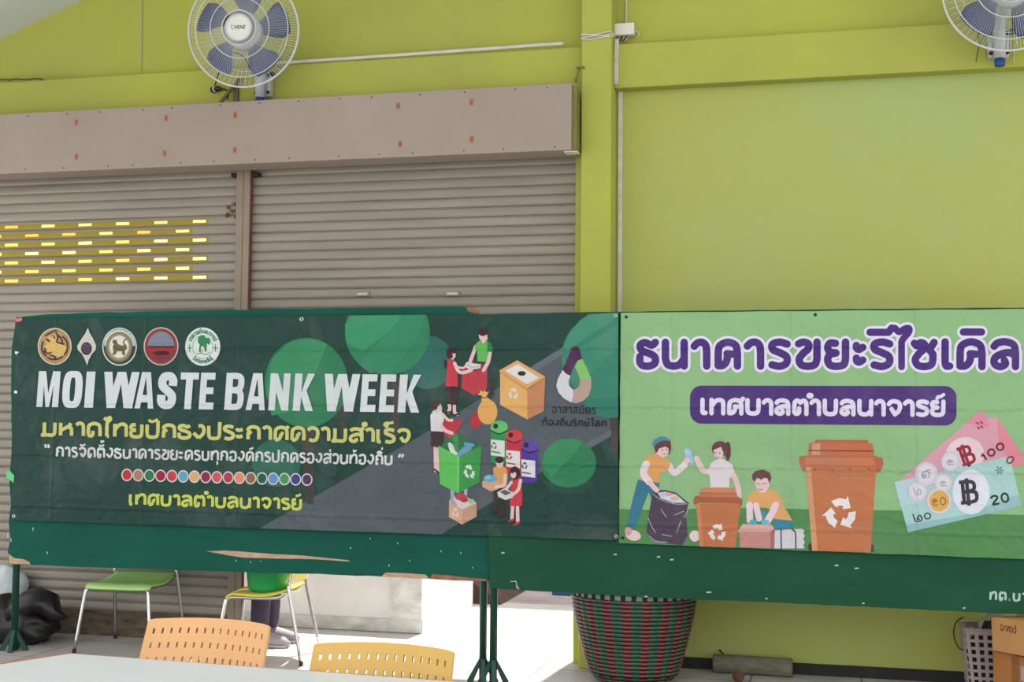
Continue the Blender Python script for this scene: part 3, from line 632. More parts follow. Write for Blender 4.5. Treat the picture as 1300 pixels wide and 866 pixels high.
class Print:
    count = 0
    """printed artwork of a banner: flat inked shapes in thin layers on its face"""
    def __init__(s, P, win=None, base=1): s.P = P; s.mb = MB(); s.win = win; s.k = base+0.1*(Print.count % 9); Print.count += 1; s.o = (0, 0); s.sc = 1.0
    def at(s, ox, oy, sc): s.o = (ox, oy); s.sc = sc; return s           # crop coordinates -> photograph pixels
    def t(s, p): return (s.o[0]+p[0]/s.sc, s.o[1]+p[1]/s.sc)
    def poly(s, pts, rgb, dk=0.4, raw=False):
        q = [tuple(p) if raw else s.t(p) for p in pts]
        if s.win: q = clip(q, s.win)
        if len(q) < 3: return s
        ar = sum(q[i][0]*q[(i+1) % len(q)][1]-q[(i+1) % len(q)][0]*q[i][1] for i in range(len(q)))
        if ar > 0: q = q[::-1]
        s.k += dk; y = -0.0007-0.00016*s.k
        L = [s.P(*p) for p in q]
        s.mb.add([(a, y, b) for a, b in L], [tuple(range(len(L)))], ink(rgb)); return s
    def many(s, polys, rgb, raw=True):
        """union of overlapping shapes as one clean, non-overlapping layer"""
        s.k += 1; y = -0.0007-0.00016*s.k
        vs, fs = [], []
        for p in polys:
            q = [tuple(a)[:2] if raw else s.t(a) for a in p]
            if s.win: q = clip(q, s.win)
            if len(q) < 3: continue
            for g in ([q] if len(q) != 4 else [q[:3], [q[0], q[2], q[3]]]):
                ar = sum(g[i][0]*g[(i+1) % len(g)][1]-g[(i+1) % len(g)][0]*g[i][1] for i in range(len(g)))
                if abs(ar) < 2e-3: continue
                if ar < 0: g = g[::-1]
                fs.append(list(range(len(vs), len(vs)+len(g)))); vs += [Vector(a) for a in g]
        if not vs: return s
        bx = [(min(vs[i].x for i in f), max(vs[i].x for i in f), min(vs[i].y for i in f), max(vs[i].y for i in f), [vs[i] for i in f]) for f in fs]
        v2, e2, f2, ov, oe, of = delaunay_2d_cdt(vs, [], fs, 0, 1e-4, True)
        L = [s.P(v.x, v.y) for v in v2]; tri = []
        for f, o in zip(f2, of):
            a, b, c = (v2[i] for i in f[:3]); f = list(f); cx, cy = (a.x+b.x+c.x)/3, (a.y+b.y+c.y)/3
            if not any(covers(g, cx, cy) for g in bx if g[0] <= cx <= g[1] and g[2] <= cy <= g[3]): continue
            if (b.x-a.x)*(c.y-a.y)-(b.y-a.y)*(c.x-a.x) > 0: f = f[::-1]
            tri.append(tuple(f))
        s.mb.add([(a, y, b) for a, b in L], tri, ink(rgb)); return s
    def ell(s, cx, cy, rx, ry, rgb, rot=0.0, n=28): return s.poly(circ(cx, cy, rx, ry, n, rot), rgb)
    def line(s, pts, w, rgb, smooth=True, caps=True):
        p = [s.t(a) for a in pts]
        if smooth and len(p) > 2: p = [tuple(v)[:2] for v in catmull([(a, b, 0) for a, b in p], 6)]
        out = []; ribbon(p, w/s.sc, not (smooth and len(pts) > 2), caps, out); return s.many(out, rgb)
    def recycle(s, cx, cy, r, rgb, sx=1.0, shear=0.0):
        r *= 1.05
        out = []
        pol = lambda a, rr: Vector((rr*math.cos(math.radians(a)), rr*math.sin(math.radians(a))))
        for k in range(3):
            a0 = 128-120*k
            for i in range(2): out.append([pol(a0-31*i, .46), pol(a0-31*i-31, .46), pol(a0-31*i-31, .90), pol(a0-31*i, .90)])
            out.append([pol(a0-60, .26), pol(a0-60, 1.10), pol(a0-100, .66)])
        q = [[s.t((cx+(p.x*sx+shear*p.y)*r, cy-p.y*r+shear*0)) for p in g] for g in out]
        return s.many(q, rgb)
    def build(s, name, parent, label=None):
        o = s.mb.build(name, parent)
        if label: o['label'] = label
        return o
# ------------------------------------------------------------------ left banner (dark green)
BA, BB = Vector((-4.84, 6.828, 0)), Vector((-1.06, 6.705, 0))
PB = Plane(BA, line_frame(BA, BB))
def banner_sheet(P, quad, rgb, name, label, n=40):
    """hemmed vinyl sheet, edges very slightly wavy"""
    o = bpy.data.objects.new(name, None)
    pts = []
    for i in range(4):
        a, b = quad[i], quad[(i+1) % 4]
        for k in range(n):
            t = k/n; w = 0.35*math.sin(k*0.9+i*2)*math.sin(math.pi*t)
            pts.append(P(a[0]+(b[0]-a[0])*t+(w if i % 2 else 0), a[1]+(b[1]-a[1])*t+(0 if i % 2 else w)))
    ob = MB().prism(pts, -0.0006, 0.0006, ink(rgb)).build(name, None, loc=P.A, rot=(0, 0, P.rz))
    return tag(ob, label, 'banner')
WL = [(20.5, 405), (400, 400.3), (785, 397.2), (784.5, 686), (552, 679.5), (14, 660.5)]
Q1 = [(20.5, 405), (785, 397.2), (784.5, 686), (14, 660.5)]
ban1 = banner_sheet(PB, Q1, (27, 66, 57), 'vinyl_banner', 'dark green vinyl banner with white capitals, yellow lettering and five round emblems')
GB = (27, 66, 57)
bgp = Print(PB, Q1)
bgp.poly([(326, 673), (545, 547), (716, 440), (770, 440), (775, 548), (640, 627), (555, 682)], (80, 90, 98), raw=True)
bgp.poly([(674, 466), (714, 441), (716, 449), (678, 473)], (96, 106, 116), raw=True); bgp.poly([(738, 565), (777, 545), (777, 553), (700, 598)], (94, 102, 110), raw=True)
bgp.build('printed_road', ban1, 'printed grey road crossing the dark green ground')
def tree(shapes, label=None):
    p = Print(PB, Q1, 6)
    for kind, a, rgb in shapes:
        if kind == 'c': p.poly(circ(*a), rgb, raw=True)
        else: p.poly(a, rgb, raw=True)
    p.build('printed_tree', ban1, label)
tree([('p', [(381, 520), (399, 520), (398, 640), (388, 640)], (66, 62, 58)), ('c', (351, 588, 31, 30), (34, 104, 84))], 'printed dark teal tree')
tree([('p', [(432, 468), (440, 468), (440, 560), (432, 560)], (64, 60, 58)), ('c', (389, 486, 53, 57), (38, 122, 82)), ('p', [(338, 490), (346, 455), (368, 434), (392, 430), (415, 437), (405, 463), (380, 520), (345, 528)], (46, 140, 92))], 'printed round green tree behind the headline')
tree([('c', (543, 460, 33, 34), (36, 104, 94)), ('p', [(498, 480), (512, 480), (506, 555), (496, 555)], (66, 60, 58)), ('c', (492, 422, 54, 54), (38, 128, 88)), ('p', [(440, 435), (438, 412), (448, 399), (512, 399), (490, 425), (460, 446)], (46, 146, 100)), ('p', [(512, 399), (540, 399), (532, 425), (500, 470), (470, 474), (455, 462), (490, 428)], (40, 134, 96))], 'printed large tree cut by the top edge')
tree([('p', [(775, 525), (787, 525), (787, 575), (777, 572)], (70, 64, 62)), ('c', (775, 480, 44, 51), (42, 118, 100)), ('c', (766, 453, 53, 54), (44, 128, 104)), ('p', [(716, 440), (722, 425), (736, 407), (748, 399), (785, 397), (785, 402), (720, 445)], (58, 142, 116)), ('p', [(713, 455), (785, 412), (785, 440), (735, 490), (722, 480)], (52, 136, 110))], 'printed tree at the right edge')
tree([('p', [(690, 612), (754, 612), (740, 626), (700, 626)], (30, 76, 66)), ('c', (722, 588, 35, 31), (38, 124, 80)), ('p', [(688, 590), (692, 572), (708, 559), (726, 557), (740, 561), (725, 580), (700, 606)], (46, 138, 90))], 'printed small round tree below the drop logo')
# emblems
p = Print(PB, None, 14).at(40, 405, 5.2)
p.ell(155, 181, 112, 122, (206, 200, 176)).ell(155, 181, 105, 115, (170, 138, 84)).ell(152, 180, 88, 98, (178, 146, 84))
p.poly([(98, 130), (120, 112), (138, 120), (160, 92), (172, 110), (166, 150), (200, 170), (228, 178), (236, 200), (225, 232), (190, 250), (150, 246), (118, 232), (92, 214), (88, 180), (104, 165), (96, 150)], (214, 178, 92))
for ln in ([(96, 110), (120, 96), (145, 84), (165, 76)], [(78, 150), (70, 190), (80, 225), (98, 244)], [(165, 92), (176, 120), (170, 150), (190, 160), (214, 166)], [(180, 110), (200, 132), (206, 160)], [(210, 118), (236, 150), (238, 200), (222, 236)], [(84, 214), (110, 228), (130, 222)], [(110, 256), (140, 268), (180, 264), (206, 250)], [(92, 196), (96, 214)], [(130, 240), (160, 250), (150, 266)]):
    p.line(ln, 11, (74, 40, 62))
p.line([(104, 136), (118, 146)], 14, (74, 40, 62)).line([(150, 112), (156, 128)], 9, (74, 40, 62)).build('emblem', ban1, 'round gold emblem with a purple outlined beast')
p = Print(PB, None, 14).at(40, 405, 5.2)
p.poly([(374, 58), (384, 90), (408, 130), (428, 175), (424, 205), (400, 232), (380, 270), (368, 307), (356, 270), (336, 232), (308, 205), (304, 178), (330, 135), (358, 95)], (206, 204, 196)).poly([(374, 78), (380, 100), (402, 140), (416, 178), (412, 200), (390, 230), (368, 285), (350, 240), (318, 200), (316, 178), (342, 135), (366, 95)], (196, 194, 184))
p.ell(365, 196, 36, 43, (64, 44, 70))
for a in range(5): p.line([(342, 172+a*12), (356, 168+a*12), (372, 176+a*12), (388, 170+a*12)], 3, (120, 100, 124))
p.build('emblem', ban1, 'pale pointed emblem with a purple disc')
p = Print(PB, None, 14).at(40, 405, 5.2)
p.ell(583, 183, 114, 126, (206, 216, 212)).ell(583, 183, 107, 118, (52, 74, 64)).poly([(480, 178), (484, 130), (520, 85), (583, 62), (646, 85), (682, 130), (688, 178)], (196, 206, 202))
for k in range(26):
    a = math.radians(188+k*6.6); p.line([(583+100*math.cos(a), 183+112*math.sin(a)), (583+107*math.cos(a), 183+119*math.sin(a))], 3.4, (90, 100, 88))
p.ell(583, 186, 88, 99, (126, 116, 80)).ell(583, 186, 76, 88, (150, 140, 104)).ell(583, 184, 64, 74, (216, 212, 202))
p.poly([(536, 150), (548, 136), (566, 140), (576, 166), (600, 176), (630, 170), (636, 196), (620, 214), (624, 238), (606, 240), (600, 214), (570, 214), (560, 236), (538, 240), (546, 214), (540, 186), (548, 168)], (112, 96, 58)).line([(628, 176), (612, 160), (618, 142), (634, 134)], 9, (112, 96, 58)).line([(552, 176), (574, 196), (606, 200)], 5, (84, 74, 52)).line([(552, 152), (562, 160)], 5, (84, 74, 52))
p.build('emblem', ban1, 'olive emblem with a standing beast on white')
p = Print(PB, None, 14).at(40, 405, 5.2)
p.ell(857, 181, 115, 126, (206, 190, 180)).ell(857, 181, 108, 119, (140, 64, 68)).ell(857, 181, 96, 107, (134, 52, 58))
p.poly(clip(circ(857, 181, 88, 98), [(760, 70), (960, 70), (960, 186), (760, 186)]), (122, 130, 150)).poly([(772, 178), (942, 178), (946, 192), (770, 192)], (96, 40, 48)).poly([(768, 192), (947, 192), (940, 225), (775, 225)], (166, 42, 50))
p.poly([(800, 222), (840, 212), (890, 212), (920, 224), (900, 240), (830, 242)], (76, 36, 40)).line([(800, 256), (850, 264), (910, 256)], 4, (96, 36, 42)).line([(786, 170), (830, 160), (870, 168), (930, 158)], 3, (104, 110, 130)).build('emblem', ban1, 'round red emblem with a grey sky over red water')
p = Print(PB, None, 14).at(40, 405, 5.2)
p.ell(1132, 183, 116, 127, (210, 220, 218)).ell(1132, 186, 68, 78, (60, 140, 104)).ell(1132, 186, 65, 75, (212, 222, 218))
GE = (44, 130, 88)
p.poly([(1098, 150), (1102, 122), (1118, 108), (1140, 106), (1150, 122), (1178, 130), (1184, 158), (1172, 172), (1160, 160), (1158, 210), (1150, 222), (1136, 180), (1122, 182), (1118, 222), (1106, 214), (1112, 170)], GE).line([(1092, 232), (1120, 226), (1150, 236), (1180, 222)], 5, GE).poly([(1118, 210), (1126, 192), (1138, 212), (1134, 222), (1120, 222)], (206, 180, 120))
for sx in (1046, 1216): p.line([(sx, 170), (sx, 214)], 6, GE).line([(sx-12, 192), (sx+12, 192)], 6, GE)
def arc_text(text, cx, cy, rx, ry, a0, a1, h, sw, flip=False):
    res, tw = layout(text, 0.22); out = []
    for pts, poly, mk in res:
        q = []
        for a, b in pts:
            t = math.radians(a0+(a1-a0)*a/tw); off = (b-0.5)*h*(-1 if flip else 1)
            q.append(p.t((cx+(rx+off)*math.cos(t), cy+(ry+off)*math.sin(t))))
        ribbon(q, sw/p.sc, poly, True, out)
    p.many(out, GE)
arc_text('เทศบาลตำบลนาจารย์', 1132, 183, 90, 100, 203, 337, 20, 4.6)
arc_text('จังหวัดกาฬสินธุ์', 1132, 183, 92, 100, 132, 48, 18, 4.6, True)
p.build('emblem', ban1, 'white round emblem with a green tree and ring of green letters')
# headline, slanted block capitals
HW = (206, 214, 216)
hp = Print(PB, None, 16)
def cap(ch, xl, xr, sl=3.4):
    def yb(x): return 516.6+(x-47)*0.0152
    def yt(x): return 471.2+(x-47)*0.0096
    W_ = xr-xl-sl
    def T(u, v):
        x = xl+u*W_+sl*v; return (x, yb(x)+(yt(x)-yb(x))*v)
    A = lambda *q: [T(*k) for k in q]
    pol = {
     'M': [A((0,0),(.28,0),(.28,.95),(0,1)), A((.72,0),(1,0),(1,1),(.72,.95)), A((0,1),(.34,1),(.52,.3),(.58,0),(.42,0),(.26,.7)), A((1,1),(.66,1),(.48,.3),(.42,0),(.58,0),(.74,.7))],
     'I': [A((0,0),(1,0),(1,1),(0,1))],
     'W': [A((0,1),(.23,1),(.36,0),(.14,0)), A((.14,0),(.38,0),(.56,1),(.38,1)), A((.44,1),(.62,1),(.88,0),(.62,0)), A((.62,0),(.86,0),(1,1),(.78,1))],
     'A': [A((0,0),(.29,0),(.5,.86),(.62,1),(.26,1)), A((1,0),(.71,0),(.5,.86),(.38,1),(.74,1)), A((.25,.17),(.75,.17),(.7,.37),(.3,.37))],
     'T': [A((0,.81),(1,.81),(1,1),(0,1)), A((.31,0),(.69,0),(.69,.85),(.31,.85))],
     'E': [A((0,0),(.44,0),(.44,1),(0,1)), A((.4,0),(1,0),(1,.19),(.4,.19)), A((.4,.42),(.93,.42),(.93,.6),(.4,.6)), A((.4,.81),(1,.81),(1,1),(.4,1))],
     'N': [A((0,0),(.33,0),(.33,1),(0,1)), A((.67,0),(1,0),(1,1),(.67,1)), A((0,1),(.36,1),(1,0),(.66,0))],
     'K': [A((0,0),(.37,0),(.37,1),(0,1)), A((.34,.42),(.6,.52),(1,1),(.64,1)), A((.34,.42),(.46,.64),(.62,.56),(1.02,0),(.63,0))],
    }.get(ch)
    if pol: hp.many(pol, HW); return
    s_ = 0.0
    if ch == 'O':
        n = 40; o_, i_ = [], []
        for k in range(n):
            a = 2*math.pi*k/n; c, s = math.cos(a), math.sin(a)
            f = lambda v, e: math.copysign(abs(v)**e, v)
            o_.append(T(.5+.5*f(c, .55), .5+.515*f(s, .75))); i_.append(T(.5+.13*f(c, .5), .5+.33*f(s, .8)))
        hp.many([[o_[k], o_[(k+1) % n], i_[(k+1) % n], i_[k]] for k in range(n)], HW)
    if ch == 'S':
        out = []; pts = [T(*q) for q in ((.79,.63),(.79,.78),(.66,.88),(.5,.895),(.3,.87),(.21,.76),(.25,.62),(.5,.5),(.75,.38),(.79,.24),(.7,.13),(.5,.105),(.32,.13),(.21,.22),(.21,.38))]
        ribbon([tuple(v)[:2] for v in catmull([(a, b, 0) for a, b in pts], 6)], 10.6, False, False, out); hp.many(out, HW)
    if ch == 'B':
        hp.many([A((0,0),(.36,0),(.36,1),(0,1))], HW); out = []
        for loop in (((.2,.92),(.56,.92),(.76,.87),(.81,.74),(.76,.6),(.56,.54),(.3,.54)), ((.3,.53),(.56,.53),(.78,.46),(.83,.3),(.78,.13),(.58,.08),(.2,.08))):
            pts = [T(*q) for q in loop]; ribbon([tuple(v)[:2] for v in catmull([(a, b, 0) for a, b in pts], 6)], 7.8, False, False, out)
        hp.many(out, HW)
for ch, a, b in (('M', 46.5, 77.5), ('O', 78.2, 106.8), ('I', 107.2, 121.8), ('W', 129.5, 177.8), ('A', 171.2, 198.4), ('S', 199.4, 226), ('T', 227, 253.4), ('E', 252.6, 274.4),
                 ('B', 285, 312.4), ('A', 312.4, 340), ('N', 341, 369.6), ('K', 372, 400.6), ('W', 409.5, 458), ('E', 457.4, 480), ('E', 481.2, 503.8), ('K', 505, 535.4)): cap(ch, a, b)
hp.build('headline_lettering', ban1, 'white slanted block capitals')
YL = (200, 200, 108)
tx = Print(PB, None, 16); tx.many(text_polys('มหาดไทยปักธงประกาศความสำเร็จ', 51.5, 554.6, 522, 564.2, 20.5, 4.5, 0.2), YL).build('lettering', ban1, 'large yellow lettering line')
tx = Print(PB, None, 16); tx.many(text_polys('“ การจัดตั้งธนาคารขยะครบทุกองค์กรปกครองส่วนท้องถิ่น ”', 56, 580.4, 513, 591.6, 14.2, 2.75, 0.24), (208, 212, 210)).build('lettering', ban1, 'small white lettering line')
tx = Print(PB, None, 16); tx.many(text_polys('เทศบาลตำบลนาจารย์', 163, 642, 384, 648.6, 16.4, 3.7, 0.22), (196, 208, 78)).build('lettering', ban1, 'lower yellow green lettering line')
DOTS = [(190,30,50),(170,125,90),(30,120,75),(150,25,50),(200,40,60),(75,160,195),(215,165,95),(140,30,60),(210,75,80),(180,25,50),(225,130,90),(140,100,65),(30,95,75),(90,140,205),(60,150,90),(45,55,140),(85,45,95)]
for k, c in enumerate(DOTS):
    x = 161.5+(390-161.5)*k/16; y = 603+0.0262*(x-161.5)
    p = Print(PB, None, 16); p.poly(circ(x, y, 7.0, 7.9), (212, 204, 204), raw=True).poly(circ(x, y, 5.6, 6.4), c, raw=True); p.build('colour_dot', ban1)
# printed figures and bins
SK, DKB = (222, 186, 184), (56, 40, 44)
def pp(ox, oy, sc, base=16): return Print(PB, Q1, base).at(ox, oy, sc)
p = pp(530, 390, 5.773)
p.poly([(440, 395), (520, 395), (540, 520), (566, 640), (545, 668), (500, 660), (505, 560), (455, 560)], (58, 50, 54)).line([(428, 290), (408, 345), (388, 400)], 26, SK).poly([(455, 245), (482, 262), (520, 245), (532, 300), (516, 404), (440, 396), (438, 320), (418, 306), (430, 268)], (92, 182, 84)).poly([(512, 250), (538, 262), (556, 300), (554, 342), (514, 340)], (38, 124, 72)).line([(532, 340), (520, 400), (486, 462)], 27, SK)
p.poly([(450, 200), (512, 200), (516, 232), (502, 250), (484, 268), (468, 250), (454, 228)], SK).ell(480, 184, 34, 28, (62, 34, 38)).build('printed_person', ban1, 'printed man in a green shirt')
p = pp(530, 390, 5.773)
p.poly([(330, 440), (368, 396), (470, 412), (512, 440), (510, 598), (412, 646), (322, 592)], (188, 40, 60)).poly([(330, 440), (368, 396), (470, 412), (512, 440), (440, 476), (390, 470)], (150, 30, 48)).poly([(345, 432), (362, 402), (398, 410), (466, 420), (462, 448), (400, 458), (372, 452)], (206, 208, 208)).line([(365, 420), (405, 446)], 5, (130, 140, 150)).line([(410, 440), (452, 436)], 5, (150, 140, 150)).build('printed_bag', ban1, 'printed red bag with papers')
p = pp(530, 390, 5.773)
p.line([(232, 700), (238, 740), (228, 768)], 24, SK).line([(272, 706), (274, 770), (292, 786)], 24, SK).poly([(212, 578), (252, 578), (246, 712), (216, 712)], (66, 42, 44)).poly([(256, 578), (300, 578), (294, 716), (260, 716)], (60, 38, 42)).line([(218, 770), (246, 770)], 12, DKB, False).line([(262, 796), (306, 782)], 14, DKB, False)
p.line([(296, 440), (330, 446), (348, 440)], 16, SK).poly([(222, 384), (250, 392), (270, 384), (284, 440), (296, 490), (298, 582), (206, 580), (216, 480)], (194, 46, 64)).line([(274, 412), (302, 468), (340, 480), (396, 462)], 25, SK).poly([(238, 340), (274, 335), (282, 362), (262, 386), (236, 378)], SK).ell(246, 334, 32, 44, (64, 36, 42), 0.2).ell(208, 420, 13, 36, (56, 32, 38)).poly([(258, 340), (282, 340), (280, 364), (262, 376)], SK).build('printed_person', ban1, 'printed woman in a red tunic')
p = pp(530, 390, 5.773)
p.ell(515, 768, 72, 92, (222, 164, 76)).poly([(470, 690), (476, 650), (438, 640), (458, 628), (464, 608), (482, 624), (492, 604), (504, 624), (526, 618), (514, 640), (506, 656), (545, 690)], (222, 168, 84)).line([(468, 664), (506, 662)], 7, (96, 60, 40), False).build('printed_bag', ban1, 'printed tied yellow sack')
p = pp(530, 390, 5.773)
p.ell(427, 838, 42, 48, (186, 36, 54)).poly([(405, 800), (412, 778), (404, 768), (428, 774), (456, 768), (444, 782), (450, 802)], (186, 36, 54)).line([(412, 790), (444, 790)], 5, (110, 20, 36), False).build('printed_bag', ban1, 'printed small tied red sack')
p = Print(PB, Q1, 16).at(0, 0, 1)
p.poly([(634, 470.5), (657, 457.5), (692.6, 478.4), (669.8, 493.5)], (214, 162, 92)).poly([(635.1, 472), (669.7, 494.6), (669.7, 532.6), (635.1, 514)], (222, 168, 90)).poly([(669.7, 494.6), (692.6, 479), (690.6, 522), (669.7, 532.6)], (192, 128, 82)).poly([(634, 470.5), (669.8, 493.5), (669.7, 496.6), (635, 473.6)], (200, 142, 76)).poly([(641.5, 470.5), (658, 462.3), (684.5, 479.8), (669, 488)], (212, 212, 208)).ell(662.6, 474.2, 5.2, 3.0, (54, 36, 42))
p.recycle(652, 500, 7.6, (214, 206, 196), 0.85).build('printed_bin', ban1, 'printed orange carton bin with a round opening')
p = pp(530, 520, 5.411)
p.line([(125, 250), (126, 340), (128, 420)], 26, SK).line([(146, 250), (144, 340), (146, 424)], 18, SK).line([(116, 410), (146, 432)], 12, DKB, False).poly([(94, 146), (180, 146), (182, 232), (152, 264), (92, 252)], (60, 42, 44)).poly([(90, 40), (112, 4), (130, 14), (166, 2), (184, 60), (180, 152), (94, 148)], (208, 210, 212))
p.poly([(172, 88), (210, 74), (316, 76), (300, 108), (262, 168), (218, 196), (184, 172)], (184, 40, 58)).line([(168, 118), (196, 146), (238, 162)], 24, SK).line([(172, 30), (210, 70), (238, 74)], 20, SK).poly([(116, -34), (160, -40), (170, 0), (146, 20), (122, 6)], SK).ell(124, -34, 30, 34, (64, 36, 42)).poly([(140, -24), (168, -28), (170, -4), (150, 10), (138, 0)], SK).build('printed_person', ban1, 'printed woman in a white blouse holding red cloth')
p = pp(530, 520, 5.411)
p.poly([(145, 245), (255, 160), (300, 180), (442, 250), (282, 322)], (36, 112, 68)).poly([(240, 168), (280, 166), (284, 300), (262, 300)], (50, 146, 66)).line([(230, 250), (246, 292), (276, 320)], 34, (206, 214, 204)).line([(222, 238), (240, 256)], 24, (200, 210, 200), False).line([(290, 320), (320, 284), (352, 262)], 44, (92, 152, 190)).line([(330, 236), (382, 244)], 20, (96, 156, 196), False)
p.poly([(145, 247), (280, 322), (280, 576), (155, 512)], (88, 188, 84)).poly([(280, 322), (442, 250), (426, 502), (280, 576)], (50, 150, 66)).poly([(272, 318), (290, 318), (286, 574), (274, 572)], (104, 200, 98)).recycle(357, 428, 52, (206, 216, 206), 0.75, -0.15).build('printed_bin', ban1, 'printed open green bin full of bags')
p = pp(530, 520, 5.411)
p.line([(240, 560), (244, 610)], 26, (150, 166, 186), False).line([(334, 545), (330, 600)], 22, (160, 176, 186), False).poly([(218, 628), (262, 596), (330, 596), (408, 640), (308, 690)], (200, 196, 192)).ell(300, 600, 40, 24, (194, 60, 84)).ell(312, 650, 46, 30, (208, 200, 196)).ell(322, 620, 28, 18, (190, 40, 70)).line([(236, 620), (262, 660)], 24, (150, 160, 190), False).ell(372, 630, 22, 16, (150, 190, 130))
p.poly([(218, 628), (308, 688), (308, 790), (218, 738)], (208, 162, 132)).poly([(308, 688), (408, 640), (408, 736), (308, 790)], (192, 146, 122)).recycle(262, 708, 34, (224, 200, 186), 0.7, -0.1).build('printed_box', ban1, 'printed tan carton filled with bottles')
for x0, x1, y0, y1, dc, c, lx0, lx1, ly0, ly1, nm in ((503, 622, 120, 372, (92, 186, 102), (40, 140, 76), 505, 600, 205, 322, 'green'), (608, 724, 182, 440, (202, 50, 66), (192, 38, 58), 610, 705, 278, 400, 'red'), (714, 830, 250, 500, (92, 62, 162), (78, 46, 148), 716, 810, 342, 465, 'purple')):
    p = pp(530, 520, 5.411); cx, rx = (x0+x1)/2, (x1-x0)/2
    p.poly([(x0+1, y0), (x1-1, y0), (x1-4, y1-10), (cx+20, y1+6), (cx-20, y1+6), (x0+4, y1-10)], c).ell(cx, y0-2, rx, 42, dc).poly([(x0, y0), (x1, y0), (x1, y0+24), (cx, y0+46), (x0, y0+24)], dc).line([(x0+2, y0+24), (cx, y0+46), (x1-2, y0+24)], 8, tuple(int(v*.5) for v in c)).ell(cx-24, y0-6, 16, 18, (44, 34, 44))
    p.poly([(lx0, ly0), (lx1, ly0+10), (lx1, ly1+4), (lx0, ly1-8)], (212, 212, 210)).recycle((lx0+lx1)/2-26, ly0+44, 26, c, .8).line([(lx0+6, ly1-34), (lx1-34, ly1-24)], 9, c, False).build('printed_bin', ban1, 'printed %s bin with a domed lid' % nm)
p = pp(530, 520, 5.411)
p.poly([(526, 540), (604, 540), (606, 738), (556, 742), (562, 600), (548, 600), (546, 718), (516, 722)], (56, 46, 48)).line([(520, 720), (544, 716)], 10, (40, 32, 34), False).line([(556, 742), (590, 738)], 10, (40, 32, 34), False).poly([(520, 402), (548, 388), (588, 388), (612, 404), (622, 450), (612, 534), (532, 544)], (212, 150, 72))
p.poly([(446, 494), (500, 468), (556, 500), (556, 546), (506, 562), (448, 532)], (208, 162, 132)).ell(502, 474, 46, 26, (84, 164, 196)).ell(486, 466, 18, 14, (120, 190, 214)).line([(604, 450), (596, 516), (540, 532)], 22, SK).poly([(538, 360), (592, 360), (588, 388), (566, 404), (546, 390)], SK).ell(564, 346, 29, 23, (60, 36, 38)).build('printed_person', ban1, 'printed man in an orange shirt holding a carton')
p = pp(530, 520, 5.411)
p.line([(655, 660), (650, 754)], 24, SK, False).line([(688, 660), (690, 772)], 24, SK, False).line([(630, 768), (660, 756)], 16, (190, 36, 54), False).line([(670, 792), (700, 776)], 16, (190, 36, 54), False).poly([(648, 470), (704, 468), (714, 520), (722, 590), (720, 664), (634, 664), (646, 560)], (196, 44, 62))
p.line([(646, 500), (624, 530), (610, 548)], 20, SK).poly([(550, 568), (600, 540), (664, 572), (656, 604), (606, 622), (556, 598)], (206, 208, 204)).poly([(566, 566), (600, 550), (646, 572), (606, 590)], (96, 84, 104)).line([(710, 486), (694, 550), (650, 590)], 22, SK).ell(670, 436, 36, 46, (58, 38, 42)).ell(660, 448, 20, 24, SK).poly([(636, 420), (690, 404), (704, 430), (676, 426), (650, 440)], (58, 38, 42)).build('printed_person', ban1, 'printed woman in a red dress with a white tray')
# drop logo and its two lines of dark lettering
p = pp(650, 390, 4.811, 18)
p.poly([(310, 384), (364, 252), (378, 241), (396, 240), (410, 250), (430, 316), (400, 326), (378, 360), (358, 420), (330, 406)], (76, 34, 78)).poly([(430, 316), (462, 380), (485, 437), (415, 441), (404, 404), (385, 368), (402, 328)], (128, 192, 100)).poly([(415, 441), (485, 437), (486, 490), (470, 540), (436, 572), (398, 588), (360, 582), (374, 540), (374, 506), (404, 492), (416, 470)], (178, 152, 138)).poly([(310, 384), (330, 406), (358, 420), (347, 450), (350, 480), (374, 506), (376, 540), (362, 582), (318, 558), (284, 520), (272, 482), (280, 440)], (206, 206, 212)).build('drop_logo', ban1, 'drop shaped logo in purple, green, tan and white')
DK = (40, 46, 46)
p = Print(PB, Q1, 18); p.many(text_polys('อาสาสมัคร', 700.6, 525, 756.4, 526, 9, 1.5, 0.3), DK)
p.many(text_polys('ท้องถิ่นรักษ์โลก', 687.5, 540.8, 770.5, 542.4, 8.6, 2.2, 0.3), DK).build('lettering', ban1, 'small dark lettering under the drop logo')
def grommet(P, parent, px, py, r=2.6, dark=True):
    x, z = P(px, py); R_ = r/222
    m = MB(); m.lathe([(R_*.5, -.0008), (R_*.55, -.003), (R_*.8, -.0035), (R_, -.002), (R_, -.0008)], M_DARK if dark else M_CHROME, n=20, c=(x, 0, z), axis='y')
    m.lathe([(R_*.55, -.0016), (0, -.0017)], M_DARK if not dark else M_FLECK if False else M_DARK, n=16, c=(x, 0, z), axis='y'); m.build('grommet', parent, True)
for g in ((383, 405.2, 2.8, False), (781.5, 401, 2.0, False), (782.3, 681, 2.2, False), (17.6, 655.5, 2.6, False)): grommet(PB, ban1, *g)
